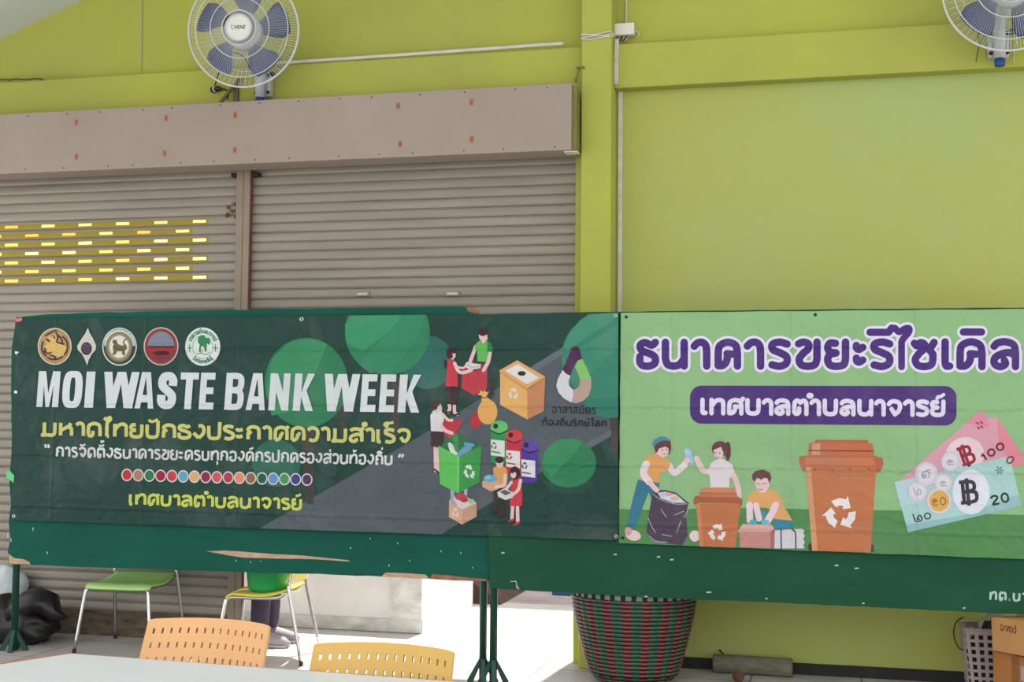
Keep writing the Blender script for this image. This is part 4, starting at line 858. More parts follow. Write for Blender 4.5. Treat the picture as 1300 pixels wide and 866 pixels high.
# bits of tape holding it
for nm, lab, pts, c in (('tape_piece', 'pink scrap of tape on the upper left corner of the dark banner', [(19, 403), (23, 405), (26, 402.5), (29, 405.5), (27, 408), (22, 409), (20, 407.5)], (206, 92, 110)),
                        ('tape_piece', 'light green tape scrap on the left edge of the dark banner', [(8, 600), (12.5, 597), (18.6, 604), (17.5, 613), (9, 606)], (88, 190, 110)),
                        ('tape_piece', 'upper white scrap on the left edge of the dark banner', [(19.5, 446), (24.5, 447), (22, 449), (21.4, 450.5), (19.5, 449)], (216, 222, 220)),
                        ('tape_piece', 'lower white square scrap on the left edge of the dark banner', [(18.6, 496), (22.2, 496.2), (22, 499.6), (18.5, 499.2)], (216, 222, 220))):
    L = [PB(*q) for q in pts]; cx, cz = L[0]
    o = MB().prism([(a-cx, b-cz) for a, b in L], -0.004, -0.0015, mat('tape_%d%d' % (c[0], c[1]), c, rough=.5)).build(nm, None, loc=BA+PB.d*cx+Vector((0, 0, cz)), rot=(0, 0, PB.rz)); tag(o, lab, 'tape')

# ------------------------------------------------------------------ right banner (light green)
CA = Vector((-1.056, 6.716, 0)); PC = Plane(CA, 0.0)
Q2 = [(788.2, 397.2), (1400, 391.4), (1400, 714), (785.6, 689.5)]
ban2 = banner_sheet(PC, Q2, (138, 184, 126), 'vinyl_banner', 'light green vinyl banner with purple Thai title and orange bins, at right')
p = Print(PC, Q2); p.poly([(780, 646), (840, 648), (900, 645), (980, 645), (1060, 648), (1140, 648), (1230, 652), (1410, 657), (1410, 722), (780, 700)], (78, 138, 76), raw=True)
p.build('printed_grass', ban2, 'printed band of darker green grass along the bottom')
PU, HALO = (72, 40, 122), (222, 216, 238)
title = [('ธ', 807.4, 837), ('น', 840, 873.4), ('า', 876.6, 902), ('ค', 907, 941), ('า', 944, 970.4), ('ร', 975, 1004.2), ('ข', 1009, 1042), ('ย', 1046, 1078.2), ('ะ', 1082.4, 1100), ('ร', 1104.6, 1134.4), ('ซ', 1156, 1190.6), ('เ', 1195, 1210.4), ('ค', 1214, 1251.4), ('ล', 1257, 1294)]
for grow, c, base in ((6.6, HALO, 4), (0, PU, 6)):
    p = Print(PC, None, base); out = []
    for ch, a, b in title:
        yy = 0.0018*(a-807); out += glyph_polys(ch, a, b, 430-yy, 469.6+yy, 9.6, True, grow)
    for pts in ([(1104.5, 422), (1128, 422), (1132, 416.5)], [(1223, 421.6), (1246, 421.6)]): ribbon(pts, 9.4+grow, True, True, out)
    ribbon([tuple(v)[:2] for v in catmull([(1144.6, 466, 0), (1144.6, 440, 0), (1145.5, 432, 0), (1153.5, 422, 0), (1153.8, 417, 0), (1148.5, 417.5, 0), (1141.5, 421.5, 0), (1136, 416.5, 0)], 6)], 8.6+grow, False, True, out)
    p.many(out, c).build('title_halo' if grow else 'title_lettering', ban2, 'pale halo around the purple title' if grow else 'purple title lettering')
def rrect(x0, y0a, y0b, x1, y1a, y1b, r):
    out = []
    for cx, cy, a in ((x0+r, y0a+r, 180), (x1-r, y0b+r, 270), (x1-r, y1b-r, 0), (x0+r, y1a-r, 90)):
        for k in range(9): t = math.radians(a+90*k/8); out.append((cx+r*math.cos(t), cy+r*math.sin(t)))
    return out
p = Print(PC, None, 4); p.poly(rrect(876, 489.6, 490.2, 1214.4, 538, 540.4, 15), (74, 42, 118), raw=True).build('title_plate', ban2, 'purple rounded plate')
p = Print(PC, None, 6); p.many(text_polys('เทศบาลตำบลนาจารย์', 888, 527.4, 1201, 529.8, 22.6, 5.6, 0.24, True), (216, 212, 232)).build('lettering', ban2, 'white lettering on the purple plate')
OR, ORD, ORL = (192, 112, 66), (168, 88, 50), (204, 128, 80)
SK2, HR = (226, 192, 190), (104, 58, 60)
p = Print(PC, Q2, 6).at(780, 540, 5.094)
p.poly([(152, 350), (292, 368), (286, 430), (246, 490), (222, 432), (180, 540), (132, 666), (80, 656), (104, 540)], (46, 116, 142)).ell(122, 712, 50, 34, (224, 196, 196), .2).ell(90, 686, 22, 28, (214, 150, 150)).line([(356, 262), (386, 306), (430, 278), (468, 240)], 42, (228, 208, 216)).ell(470, 230, 20, 22, SK2)
p.poly([(196, 220), (232, 190), (272, 184), (320, 214), (344, 210), (364, 262), (330, 300), (300, 300), (288, 372), (180, 360), (164, 330), (196, 262)], (220, 158, 84)).line([(206, 250), (188, 310), (226, 366)], 46, (228, 208, 216)).line([(230, 372), (274, 420)], 32, SK2).poly([(272, 140), (345, 130), (352, 168), (338, 200), (316, 212), (288, 196), (264, 176)], SK2).poly([(256, 140), (280, 106), (330, 92), (364, 104), (366, 160), (352, 196), (350, 150), (330, 138), (290, 150), (280, 170), (268, 182)], HR).poly([(243, 122), (262, 92), (300, 72), (336, 76), (362, 102), (320, 98), (284, 112), (256, 138)], (72, 134, 164))
p.ell(310, 160, 4, 5, (60, 40, 44)).ell(336, 156, 4, 5, (60, 40, 44)).line([(314, 184), (324, 188), (334, 180)], 4, (150, 60, 70)).build('printed_person', ban2, 'printed child in an orange shirt and blue cap')
p = Print(PC, Q2, 8).at(780, 540, 5.094); p.line([(476, 176), (490, 235)], 46, (150, 190, 224), False).line([(464, 162), (474, 180)], 22, (170, 206, 232), False).build('printed_bottle', ban2, 'printed blue bottle')
p = Print(PC, Q2, 7).at(780, 540, 5.094)
p.poly([(246, 440), (270, 420), (330, 418), (400, 436), (484, 506), (462, 590), (470, 640), (474, 710), (440, 776), (340, 764), (240, 738), (208, 690), (222, 580)], (78, 64, 84)).poly([(280, 436), (330, 430), (400, 448), (462, 502), (380, 500), (300, 472)], (206, 208, 218)).ell(350, 446, 24, 12, (214, 164, 150)).ell(392, 474, 28, 14, (216, 170, 160)).ell(310, 452, 20, 14, (170, 200, 224))
for ln in ([(218, 600), (240, 650), (266, 694)], [(302, 544), (336, 594)], [(390, 580), (448, 556)], [(430, 620), (404, 692)], [(226, 716), (270, 750), (340, 756)], [(310, 706), (368, 718)], [(450, 596), (470, 560), (480, 512)], [(250, 446), (300, 480), (390, 508), (470, 508)]): p.line(ln, 4, (190, 178, 196))
p.build('printed_bag', ban2, 'printed dark rubbish sack')
p = Print(PC, Q2, 6).at(780, 540, 5.094)
p.line([(612, 300), (572, 290), (532, 214)], 36, SK2).ell(520, 716, 34, 36, (226, 196, 198)).poly([(624, 244), (652, 224), (704, 218), (762, 252), (784, 326), (744, 340), (742, 402), (622, 402), (616, 322), (602, 300)], (220, 210, 216)).line([(772, 320), (800, 400), (806, 470)], 34, SK2).ell(734, 168, 19, 62, (96, 50, 56)).ell(684, 152, 54, 50, HR).poly([(640, 160), (690, 140), (706, 180), (700, 206), (680, 228), (654, 214)], SK2)
p.ell(656, 178, 4, 5, (60, 40, 44)).ell(682, 180, 4, 5, (60, 40, 44)).line([(654, 204), (664, 212), (676, 206)], 5, (150, 60, 70)).build('printed_person', ban2, 'printed girl with a ponytail in a pale shirt')
p = Print(PC, Q2, 10).at(780, 540, 5.094)
p.poly([(528, 506), (818, 506), (782, 800), (552, 790)], OR).poly([(512, 478), (524, 456), (800, 460), (828, 478), (826, 512), (814, 522), (800, 506), (540, 500), (526, 516), (512, 506)], ORD).poly([(552, 436), (790, 440), (796, 466), (546, 462)], OR).poly([(568, 402), (772, 406), (790, 440), (552, 436)], ORL).poly([(528, 510), (556, 510), (576, 790), (552, 790)], ORL).line([(552, 438), (790, 441)], 6, ORD, False)
p.recycle(666, 694, 58, (226, 220, 220)).build('printed_bin', ban2, 'printed small orange wheelie bin')
p = Print(PC, Q2, 6).at(930, 540, 4.81)
p.poly([(248, 574), (350, 566), (376, 616), (300, 634), (250, 630)], (44, 130, 156)).poly([(176, 520), (206, 524), (206, 580), (180, 580)], (60, 140, 170)).poly([(124, 404), (170, 390), (240, 388), (284, 420), (318, 500), (366, 582), (256, 572), (224, 510), (150, 492), (84, 500), (96, 430)], (220, 162, 92)).line([(104, 486), (106, 580)], 40, (228, 200, 210), False).line([(144, 490), (162, 570)], 38, (228, 200, 210), False).line([(264, 486), (240, 540), (212, 586)], 42, (228, 200, 210)).ell(126, 592, 24, 17, (72, 170, 194)).ell(200, 592, 24, 17, (86, 184, 204))
p.poly([(132, 330), (216, 320), (226, 370), (200, 412), (172, 412), (146, 386)], SK2).poly([(118, 304), (140, 280), (184, 270), (228, 288), (238, 322), (224, 356), (214, 326), (190, 320), (178, 334), (150, 318), (136, 346), (122, 330)], HR).line([(146, 356), (170, 360)], 4, (90, 60, 66), False).line([(184, 358), (208, 352)], 4, (90, 60, 66), False).line([(160, 390), (172, 394), (184, 388)], 4, (160, 70, 80)).build('printed_person', ban2, 'printed boy in glasses packing a box')
p = Print(PC, Q2, 9).at(930, 540, 4.81)
p.poly([(28, 650), (64, 602), (240, 608), (260, 640), (232, 652)], (214, 166, 156)).poly([(40, 650), (232, 652), (230, 750), (46, 745)], (196, 132, 126)).poly([(232, 652), (258, 628), (256, 752), (230, 750)], (168, 108, 104)).build('printed_box', ban2, 'printed pinkish carton')
p = Print(PC, Q2, 8).at(930, 540, 4.81)
p.poly([(256, 640), (420, 632), (440, 642), (432, 660), (442, 676), (430, 694), (442, 714), (432, 730), (440, 752), (256, 752)], (206, 202, 212)).line([(296, 636), (298, 752)], 8, (70, 62, 74), False).line([(364, 634), (384, 660), (386, 752)], 8, (70, 62, 74)).build('printed_paper_stack', ban2, 'printed strapped stack of white paper')
p = Print(PC, Q2, 10).at(930, 540, 4.81)
p.ell(476, 745, 14, 26, (70, 54, 60)).ell(850, 752, 14, 26, (70, 54, 60)).poly([(446, 252), (876, 258), (844, 776), (486, 766)], OR).poly([(446, 252), (478, 252), (520, 766), (486, 766)], (208, 148, 104)).poly([(404, 200), (416, 188), (470, 184), (862, 188), (914, 200), (920, 215), (914, 268), (882, 296), (870, 262), (450, 254), (440, 288), (414, 252)], (186, 98, 56)).poly([(440, 196), (862, 196), (872, 246), (446, 240)], (198, 116, 72)).poly([(468, 112), (500, 104), (856, 110), (862, 188), (464, 184)], (194, 104, 60)).poly([(486, 112), (536, 110), (536, 180), (482, 180)], (212, 150, 108)).poly([(508, 88), (824, 90), (830, 110), (500, 106)], (186, 98, 56)).line([(466, 154), (862, 158)], 7, (120, 56, 36), False)
for x in (500, 606, 716, 830): p.line([(x, 264), (x+4, 270)], 8, (140, 72, 44), False)
p.line([(470, 320), (866, 326)], 4, ORL, False).recycle(660, 538, 100, (228, 222, 222)).build('printed_bin', ban2, 'printed large orange wheelie bin')
# money
p = Print(PC, Q2, 6).at(1110, 510, 4.811)
p.poly([(158, 480), (300, 350), (480, 200), (650, 52), (692, 100), (752, 94), (830, 215), (914, 335), (902, 392), (600, 440), (400, 480)], (214, 152, 168)).poly([(752, 94), (830, 215), (914, 335), (902, 392), (840, 400), (760, 260)], (222, 128, 146)).poly([(650, 52), (692, 100), (700, 160), (560, 130)], (220, 132, 160)).ell(552, 330, 120, 112, (226, 198, 208), -.5)
RD = (150, 34, 54)
def baht(p, cx, cy, s, c, rot):
    cr, sr = math.cos(rot), math.sin(rot)
    T = lambda x, y: (cx+(x*cr-y*sr)*s, cy+(x*sr+y*cr)*s)
    for ln, sm in (([(-.55, -.75), (.15, -.75), (.5, -.6), (.5, -.2), (.15, -.04), (-.4, -.04)], 1), ([(.15, -.04), (.6, .1), (.6, .6), (.2, .75), (-.55, .75)], 1), ([(-.3, -.75), (-.3, .75)], 0), ([(.02, -1.0), (.02, 1.0)], 0)):
        p.line([T(*q) for q in ln], s*.27, c, bool(sm), False)
baht(p, 556, 330, 70, RD, -.35)
def num(p, text, x0, y0, x1, y1, H, sw, c):
    a, b = p.t((x0, y0)), p.t((x1, y1)); p.many(text_polys(text, a[0], a[1], b[0], b[1], H/p.sc, sw/p.sc, .25), c)
num(p, '100', 668, 372, 806, 282, 52, 12, (104, 40, 56)); num(p, '0', 822, 392, 866, 352, 44, 10, (130, 50, 60))
for a in ((624, 128), (650, 150), (648, 124), (630, 156)): p.line([a, (a[0]+12, a[1]+8)], 9, (160, 50, 80), False)
p.build('printed_banknote', ban2, 'printed pink banknote')
p = Print(PC, Q2, 12).at(1110, 510, 4.811)
p.poly([(122, 492), (470, 412), (826, 334), (862, 480), (900, 636), (560, 716), (206, 798)], (164, 204, 200)).poly([(122, 492), (300, 452), (340, 600), (160, 640)], (174, 206, 214)).poly([(836, 580), (884, 570), (900, 636), (560, 716), (206, 798), (196, 752), (560, 690)], (140, 186, 190)).ell(590, 552, 112, 136, (216, 220, 232))
baht(p, 568, 552, 84, (58, 52, 60), -.1)
num(p, '20', 716, 640, 832, 612, 66, 13, (48, 56, 58)); num(p, '๒๐', 240, 740, 352, 716, 50, 8, (56, 64, 66))
for k in range(6): p.line([(764+22*math.cos(k*1.05)*.4, 420+22*math.sin(k*1.05)*.4), (764+24*math.cos(k*1.05), 420+24*math.sin(k*1.05))], 7, (80, 140, 130), False)
p.build('printed_banknote', ban2, 'printed pale green banknote')
for cx, cy, r, tx_, ins in ((465, 366, 60, '๑', None), (317, 442, 73, '๕', None), (422, 496, 56, '๑', None), (263, 548, 61, '๒', None), (396, 606, 80, '๑๐', (214, 166, 70))):
    p = Print(PC, Q2, 18+cx*0.012).at(1110, 510, 4.811)
    p.ell(cx, cy, r, r*1.04, (186, 182, 196)).ell(cx, cy, r*.93, r*.97, (206, 200, 212))
    if ins: p.ell(cx, cy, r*.76, r*.8, ins)
    else: p.ell(cx-2, cy-2, r*.7, r*.74, (214, 210, 220))
    hh = r*.5; wd = r*(.42 if len(tx_) == 1 else .56)
    num(p, tx_, cx-wd, cy+hh*.8, cx+wd, cy+hh*.7, hh*1.5, r*.09, (150, 144, 160) if not ins else (150, 100, 50)); p.build('printed_coin', ban2, 'printed gold centred coin' if ins else None)
for g in ((795, 402.5, 2.0, True), (1035, 399.6, 2.0, True), (790.5, 683, 2.0, True)): grommet(PC, ban2, *g)
# stencil lettering on the right board
p = Print(PR, None, 1); LG = (168, 200, 192)
p.many(text_polys('ทต.นา', 1255, 762.6, 1304, 764.7, 12.5, 2.8, 0.34), LG).build('stencil_lettering', b2, 'white stencilled letters')
# ------------------------------------------------------------------ wall fans
M_FANB = mat('fan_blue_blade', (66, 86, 128), rough=.3, var=.1, trans=0.35)
M_FANG = mat('fan_grey_plastic', (176, 178, 180), rough=.4, var=.08)
M_WIRE = mat('fan_cage_wire', (196, 200, 204), rough=.35, var=.06)
M_BLUE = mat('blue_plastic_cap', (30, 70, 140), rough=.4)
def wall_fan(label, mount_px, mount_y, head_px, head_y, axis, spin, R_=0.345):
    m = on_y(*mount_px, mount_y); h = on_y(*head_px, head_y); off = h-m
    root = thing('wall_fan', label, 'fan', m, 0, 'blue bladed wall fans')
    MB().box((-0.055, 0.0, -0.085), (0.055, 0.06, 0.075), M_FANG).build('wall_bracket', root, bevel=.012)
    MB().tube([(0, -0.03, -0.1), (0, -0.03, 0.1), (0, -0.045, 0.18)], [0.032, 0.03, 0.026], M_FANG, n=18).build('neck_post', root, True)
    tag(MB().lathe([(0.0, -0.145), (0.026, -0.143), (0.029, -0.135), (0.029, -0.098), (0.0, -0.097)], M_BLUE, n=18, c=(0, -0.03, 0)).build('end_cap', root, True), 'blue end cap')
    for sx, sz in ((-0.043, 0.055), (0.043, 0.05), (-0.043, -0.06), (0.043, -0.06)):
        MB().lathe([(0.011, 0), (0.011, -0.008), (0.0, -0.009)], M_DARK, n=12, c=(sx, 0, sz), axis='y').build('bolt', root)
    MB().lathe([(0.0, -0.022), (0.016, -0.02), (0.018, 0.0)], M_DARK, n=14, c=(0.066, 0.02, 0.06), axis='y').build('tilt_knob', root)
    ax = Vector(axis).normalized(); q = Vector((0, -1, 0)).rotation_difference(ax)
    head = bpy.data.objects.new('fan_head', None); COL.objects.link(head)
    # the head is a part with its own cage, blades and badge
    motor = MB(); motor.lathe([(0.0, 0.24), (0.05, 0.235), (0.078, 0.2), (0.085, 0.12), (0.085, 0.075), (0.05, 0.065), (0.0, 0.065)], M_FANG, n=28, axis='y')
    bpy.data.objects.remove(head)
    hd = motor.build('motor_housing', root, True); hd.location = off; hd.rotation_mode = 'QUATERNION'; hd.rotation_quaternion = q
    nb = MB().tube([(0, -0.04, 0.17), (off.x*.5, off.y*.45, off.z*.55), off+ax*-0.17], [0.026, 0.03, 0.04], M_FANG, n=14); nb.build('arm', root, True)
    # cage: front and back radial wires and rings
    cg = MB(); nw = 126
    def dome(r, front): t = r/R_; return (-0.095*(1-t**2.6)) if front else (0.075*(1-t**3))
    for k in range(nw):
        a = 2*math.pi*k/nw; c, s = math.cos(a), math.sin(a); sw = 0.12
        rs = [0.10, 0.16, 0.21, 0.26, 0.30, 0.33, R_]
        cg.tube([(r*math.cos(a+sw*(r-.1)), dome(r, True), r*math.sin(a+sw*(r-.1))) for r in rs], 0.00105, M_WIRE, n=4, caps=False)
    for k in range(60):
        a = 2*math.pi*k/60
        cg.tube([(r*math.cos(a), dome(r, False), r*math.sin(a)) for r in (0.09, 0.2, 0.28, 0.32, R_)], 0.0012, M_WIRE, n=4, caps=False)
    for r, w, fr in ((0.183, 0.003, True), (0.29, 0.003, True), (0.105, 0.004, True), (R_, 0.0055, True), (R_, 0.0055, False), (0.24, 0.0025, False)):
        n = 64; cg.tube([(r*math.cos(2*math.pi*k/n), dome(r, fr)+(0.004 if not fr else -0.004), r*math.sin(2*math.pi*k/n)) for k in range(n+1)], w, M_WIRE, n=6, caps=False)
    cg.build('cage', hd)
    bd = MB().lathe([(0.0, -0.108), (0.068, -0.107), (0.08, -0.103), (0.082, -0.095), (0.078, -0.088)], M_WHITE, n=36, axis='y').build('hub_badge', hd, True)
    ring = MB().lathe([(0.074, -0.1075), (0.082, -0.108), (0.084, -0.1)], M_WIRE, n=36, axis='y').build('badge_ring', bd, True)
    lt = MB(); out = []
    res, tw = layout('VENZ', .16)
    for pts, poly, mk in res: ribbon([((a/tw-.30)*0.062, (b-.5)*0.018) for a, b in pts], 0.0042, poly, False, out)
    for k in range(3):
        a0 = math.radians(90+120*k); ribbon([(-0.034+0.012*math.cos(a0+t*.3), 0.012*math.sin(a0+t*.3)) for t in range(6)], 0.0035, False, False, out)
    for g in out: lt.add([(p.x, -0.1085, p.y) for p in g], [tuple(range(len(g)))], mat('badge_grey_print', (70, 78, 84)))
    lt.build('badge_lettering', bd)
    hub = MB().lathe([(0.0, -0.05), (0.085, -0.047), (0.115, -0.03), (0.122, 0.02), (0.0, 0.03)], M_FANG, n=28, axis='y').build('rotor_hub', hd, True)
    for k in range(5):
        a = math.radians(spin+72*k); bl = MB(); vs, fs = [], []
        for i in range(9):
            r = 0.10+0.19*i/8; half = math.radians(14+10*math.sin(math.pi*min(1, i/7.5)*.62))*(1 if i < 7 else (.93 if i == 7 else .8))
            for j in range(7):
                t = (j-3)/3; b = a+half*t*1.0+0.18*(i/8); vs.append((r*math.cos(b), 0.008-0.035*t*(0.5+.5*(1-i/10)), r*math.sin(b)))
        for i in range(8):
            for j in range(6): fs.append((i*7+j, i*7+j+1, (i+1)*7+j+1, (i+1)*7+j))
        bl.add(vs, fs, M_FANB); bl.build('blade', hd, True, solid=.003)
    return root
wall_fan('large blue bladed wall fan mounted above the beige shutter housing', (333, 106), 7.355, (309, 39), 7.02, (0.16, -1, -0.10), 150)
wall_fan('blue bladed wall fan at the upper right corner, partly out of the frame', (1268, 54), 7.355, (1283, -19), 7.02, (-0.05, -1, -0.12), 218)
p = on_y(1290, 44, 7.40)
tag(MB().tube([v-p for v in catmull([on_y(1289.5, 40, 7.36), on_y(1291, 52, 7.39), on_y(1288, 62, 7.405), on_y(1287, 80, 7.41)], 5)], 0.0025, M_COND, n=6).build('fan_cord', None, True, loc=p), 'thin pale cord hanging right of the upper right fan bracket', 'cord')

# ------------------------------------------------------------------ chairs with perforated plastic shells
def plastic(name, rgb): return mat(name, rgb, rough=0.42, var=0.06, scale=4, spec=0.4)
def perforated_back(W_, z0, z1, half_deg, rows, ncol, lean, topz_cut=0.005):
    """curved, leaning panel with real slots; concave towards -y"""
    th = math.radians(half_deg); R_ = (W_/2)/math.sin(th); mb = []
    us = [0.0, 0.012]; margin = 0.058
    pit = (1-2*margin)/(ncol-1); sw = 0.0064/(2*th*R_)
    for k in range(ncol): c = margin+pit*k; us += [c-sw/2, c+sw/2]
    us += [0.988, 1.0]
    hs = 0.0155; zs = [z0]
    for r in sorted(rows): zs += [r-hs/2, r+hs/2]
    zs += [z1-0.012, z1]; zs = sorted(zs)
    vs, fs = [], []
    for z in zs:
        for u in us:
            a = (u-.5)*2*th; e = min(u, 1-u)
            drop = topz_cut*max(0, 1-e/0.03)**2*max(0, (z-(z1-.03))/.03) if z > z1-.03 else 0
            crown = 0.004*(1-((u-.5)*2)**2)*max(0, (z-z0)/(z1-z0))
            fl = 1+0.10*(z1-z)
            vs.append((R_*math.sin(a)*fl, R_*math.cos(a)-R_+(z-z0)*lean, z-drop+crown))
    n = len(us)
    slot_u = {2*k+2 for k in range(ncol)}
    slot_z = set()
    for r in rows:
        slot_z.add(min(range(len(zs)), key=lambda i: abs(zs[i]-(r-hs/2))))
    for i in range(len(zs)-1):
        for j in range(n-1):
            if i in slot_z and j in slot_u: continue
            fs.append((i*n+j, i*n+j+1, (i+1)*n+j+1, (i+1)*n+j))
    return vs, fs
def cafe_chair(name, label, m, loc, rz, seat_w=0.42, zs=0.415, back=(0.50, 0.81), half=27, lean=0.42, foot=0.03, group='chrome legged plastic chairs', back_w=0.41):
    root = thing(name, label, 'chair', loc, rz, group); hw = seat_w/2
    st = MB(); vs, fs = [], []; nx, ny = 15, 17
    for j in range(ny):
        v = j/(ny-1); y = -0.215+0.41*v
        for i in range(nx):
            u = i/(nx-1)*2-1; wv = 1-0.06*max(0, (v-.7)/.3)
            z = zs-0.012*math.cos(u*math.pi/2)*math.sin(math.pi*min(1, v*1.05))-0.030*max(0, (0.16-v)/0.16)**2+0.030*max(0, (v-.55)/.45)**1.6
            z -= 0.014*abs(u)**6*math.sin(math.pi*v)
            c = (abs(u)**6)*0.02*(1 if v < .5 else -1)*(abs(v-.5)*2)**6
            vs.append((u*hw*wv, y+c, z))
    for j in range(ny-1):
        for i in range(nx-1): fs.append((j*nx+i, j*nx+i+1, (j+1)*nx+i+1, (j+1)*nx+i))
    st.add(vs, fs, m); st.build('seat', root, True, solid=.012)
    for s in (-1, 1):
        x = s*(hw-.02)
        leg = MB().tube(catmull([(s*(hw+.035), -0.245, 0.012), (s*(hw-.002), -0.205, zs-.075), (s*(hw-.014), -0.192, zs-.035), (s*(hw-.02), -0.16, zs-.026), (s*(hw-.022), 0.0, zs-.028), (s*(hw-.02), 0.12, zs-.02), (s*(hw-.012), 0.165, zs+.01)], 5), 0.0105, M_CHROME, n=12).build('leg', root, True)
        MB().lathe([(0.0, 0.0), (0.0125, 0.0), (0.0125, 0.022), (0.0, 0.024)], M_DARK, n=12, c=(s*(hw+.035), -0.245, 0)).build('foot_cap', leg)
        yb = 0.175; y1 = yb+0.02+lean*.0
        leg = MB().tube(catmull([(s*(hw+.03), 0.27, 0.012), (s*(hw+.004), yb+.012, zs), (s*(hw-.004), yb+0.01, zs+.06), (s*(hw-.012), yb+0.024, zs+.14), (s*(hw-.03), yb+0.05, zs+.2)], 5), 0.0105, M_CHROME, n=12).build('leg', root, True)
        MB().lathe([(0.0, 0.0), (0.0125, 0.0), (0.0125, 0.022), (0.0, 0.024)], M_DARK, n=12, c=(s*(hw+.03), 0.27, 0)).build('foot_cap', leg)
    MB().tube([(-hw+.02, 0.02, zs-.03), (hw-.02, 0.02, zs-.03)], 0.008, M_CHROME, n=10).build('cross_bar', root, True)
    b0, b1 = back; rows = [b1-0.036-0.0415*k for k in range(int((b1-b0-.06)/.0415))]
    vs, fs = perforated_back(back_w, b0, b1, half, rows, 15, lean)
    bk = MB().add([(x, y+0.215, z) for x, y, z in vs], fs, m).build('backrest', root, False, solid=.009)
    return root
M_LG = plastic('lime_green_plastic', (168, 214, 126)); M_YE = plastic('yellow_plastic', (214, 196, 74)); M_OR = plastic('pale_orange_plastic', (208, 158, 104)); M_MU = plastic('mustard_yellow_plastic', (192, 154, 76))
cafe_chair('stacking_chair', 'lime green seat chair on chrome legs below the left end of the board', M_LG, (-4.185, 7.185, 0), math.radians(4))
cafe_chair('stacking_chair', 'yellow chair with chrome legs carrying the green bucket', M_YE, (-3.235, 7.115, 0), math.radians(-81.6), seat_w=.39, zs=.405, back=(0.475, .79))
# the two seen over the table: place by the top of the backrest
def front_chair(label, m, X, Y): cafe_chair('stacking_chair', label, m, (X, Y-0.215-0.42*0.30-0.0, 0), 0.0, back=(0.50, 0.812))
front_chair('pale orange perforated chair back behind the white table', M_OR, -1.835, 3.65)
front_chair('mustard yellow perforated chair back, right of the orange one behind the white table', M_MU, -1.178, 3.40)

# ------------------------------------------------------------------ foreground table
M_TT = mat('white_laminate', (210, 213, 214), rough=.4, var=.03, scale=3, spec=.4)
M_TE = mat('red_orange_edge_band', (196, 116, 88), rough=.5, var=.15, scale=20)
tb = [on_z(85, 829, .75), on_z(440, 855, .75)]
d = (tb[1]-tb[0]).normalized(); A_ = tb[0]; e = (on_z(-60, 851.5, .75)-A_).normalized()
P0, P1 = A_, A_+d*1.62; P3 = A_+e*0.72; P2 = P1+Vector((-e.x, e.y, 0))*0.72
cen = (P0+P1+P2+P3)/4; cen.z = 0
tr = thing('table', 'white topped table with red orange edge band in the foreground', 'table', cen)
quad = [q-cen for q in (P3, P2, P1, P0)]
def flat_prism(pts, z0, z1, m, mb=None):
    mb = mb or MB(); n = len(pts); vs = [(p.x, p.y, z0) for p in pts]+[(p.x, p.y, z1) for p in pts]
    return mb.add(vs, [tuple(range(n-1, -1, -1)), tuple(range(n, 2*n))]+[(k, (k+1) % n, n+(k+1) % n, n+k) for k in range(n)], m)
mid = sum(quad, Vector())/4; ins = [q+(mid-q).normalized()*0.021 for q in quad]
flat_prism(ins, .724, .7505, M_TT).build('table_top', tr)
ebm = MB()
for k in range(4):
    a, b, c_, d_ = quad[k], quad[(k+1) % 4], ins[(k+1) % 4], ins[k]; flat_prism([a, b, c_, d_], .722, .7495, M_TE, ebm)
tag(ebm.build('edge_band', tr), 'red orange edge band')
for q in quad:
    l = q+(mid-q).normalized()*0.12; MB().tube([(l.x, l.y, 0), (l.x, l.y, .724)], 0.016, M_DARK, n=12).build('leg', tr, True)
ap = [q+(mid-q).normalized()*0.13 for q in quad]
fr = MB()
for k in range(4): fr.tube([(ap[k].x, ap[k].y, .7), (ap[(k+1) % 4].x, ap[(k+1) % 4].y, .7)], 0.012, M_DARK, n=8)
fr.build('frame', tr)

# ------------------------------------------------------------------ bucket on the yellow chair
M_BK = mat('green_bucket_plastic', (26, 148, 78), rough=.35, var=.08)
bc = on_y(342, 750, 7.09); bk = thing('bucket', 'round green plastic bucket standing on the yellow chair', 'bucket', (-3.215, 7.09, 0.402))
MB().lathe([(0.0, 0.002), (0.1, 0.0), (0.122, 0.012), (0.128, 0.03), (0.15, 0.22), (0.158, 0.235), (0.16, 0.25), (0.15, 0.25), (0.142, 0.22), (0.12, 0.03), (0.0, 0.02)], M_BK, n=40).build('body', bk, True)
MB().tube([(0.158*math.cos(t), 0.158*math.sin(t), 0.235-0.1*math.sin(max(0, t))) for t in [math.pi*k/16 for k in range(17)]], 0.0035, M_CHROME, n=8).build('handle', bk, True)

# ------------------------------------------------------------------ woven basket under the right board
M_WR = mat('red_plastic_strand', (130, 58, 54), rough=.35, var=.2, scale=25); M_WG = mat('green_plastic_strand', (34, 84, 60), rough=.35, var=.2, scale=25)
M_WD = mat('dark_basket_gap', (26, 24, 24), rough=.8); M_WRIM = mat('grey_green_rim_band', (120, 140, 134), rough=.5)
bx_, by_ = -1.01, 7.06
bs = thing('woven_basket', 'large woven basket of red and green plastic strands beneath the long green board', 'basket', (bx_, by_, 0)); bs.scale = (1.0, 0.845, 1.0)
def bprof(z):
    t = max(0, min(1, z/0.5)); return 0.232+0.118*(1-(1-t)**1.35) if z > 0.05 else 0.232-0.05*((0.05-z)/0.05)**2
NC, NR = 38, 21
inner = MB(); pr_ = [(0.0, 0.006)]+[(bprof(z)-0.006, z) for z in np.linspace(0.008, 0.49, 16)]; inner.lathe(pr_+[(r-0.006, z) for r, z in pr_[::-1]], M_WD, n=NC*2); inner.build('lining', bs, True)
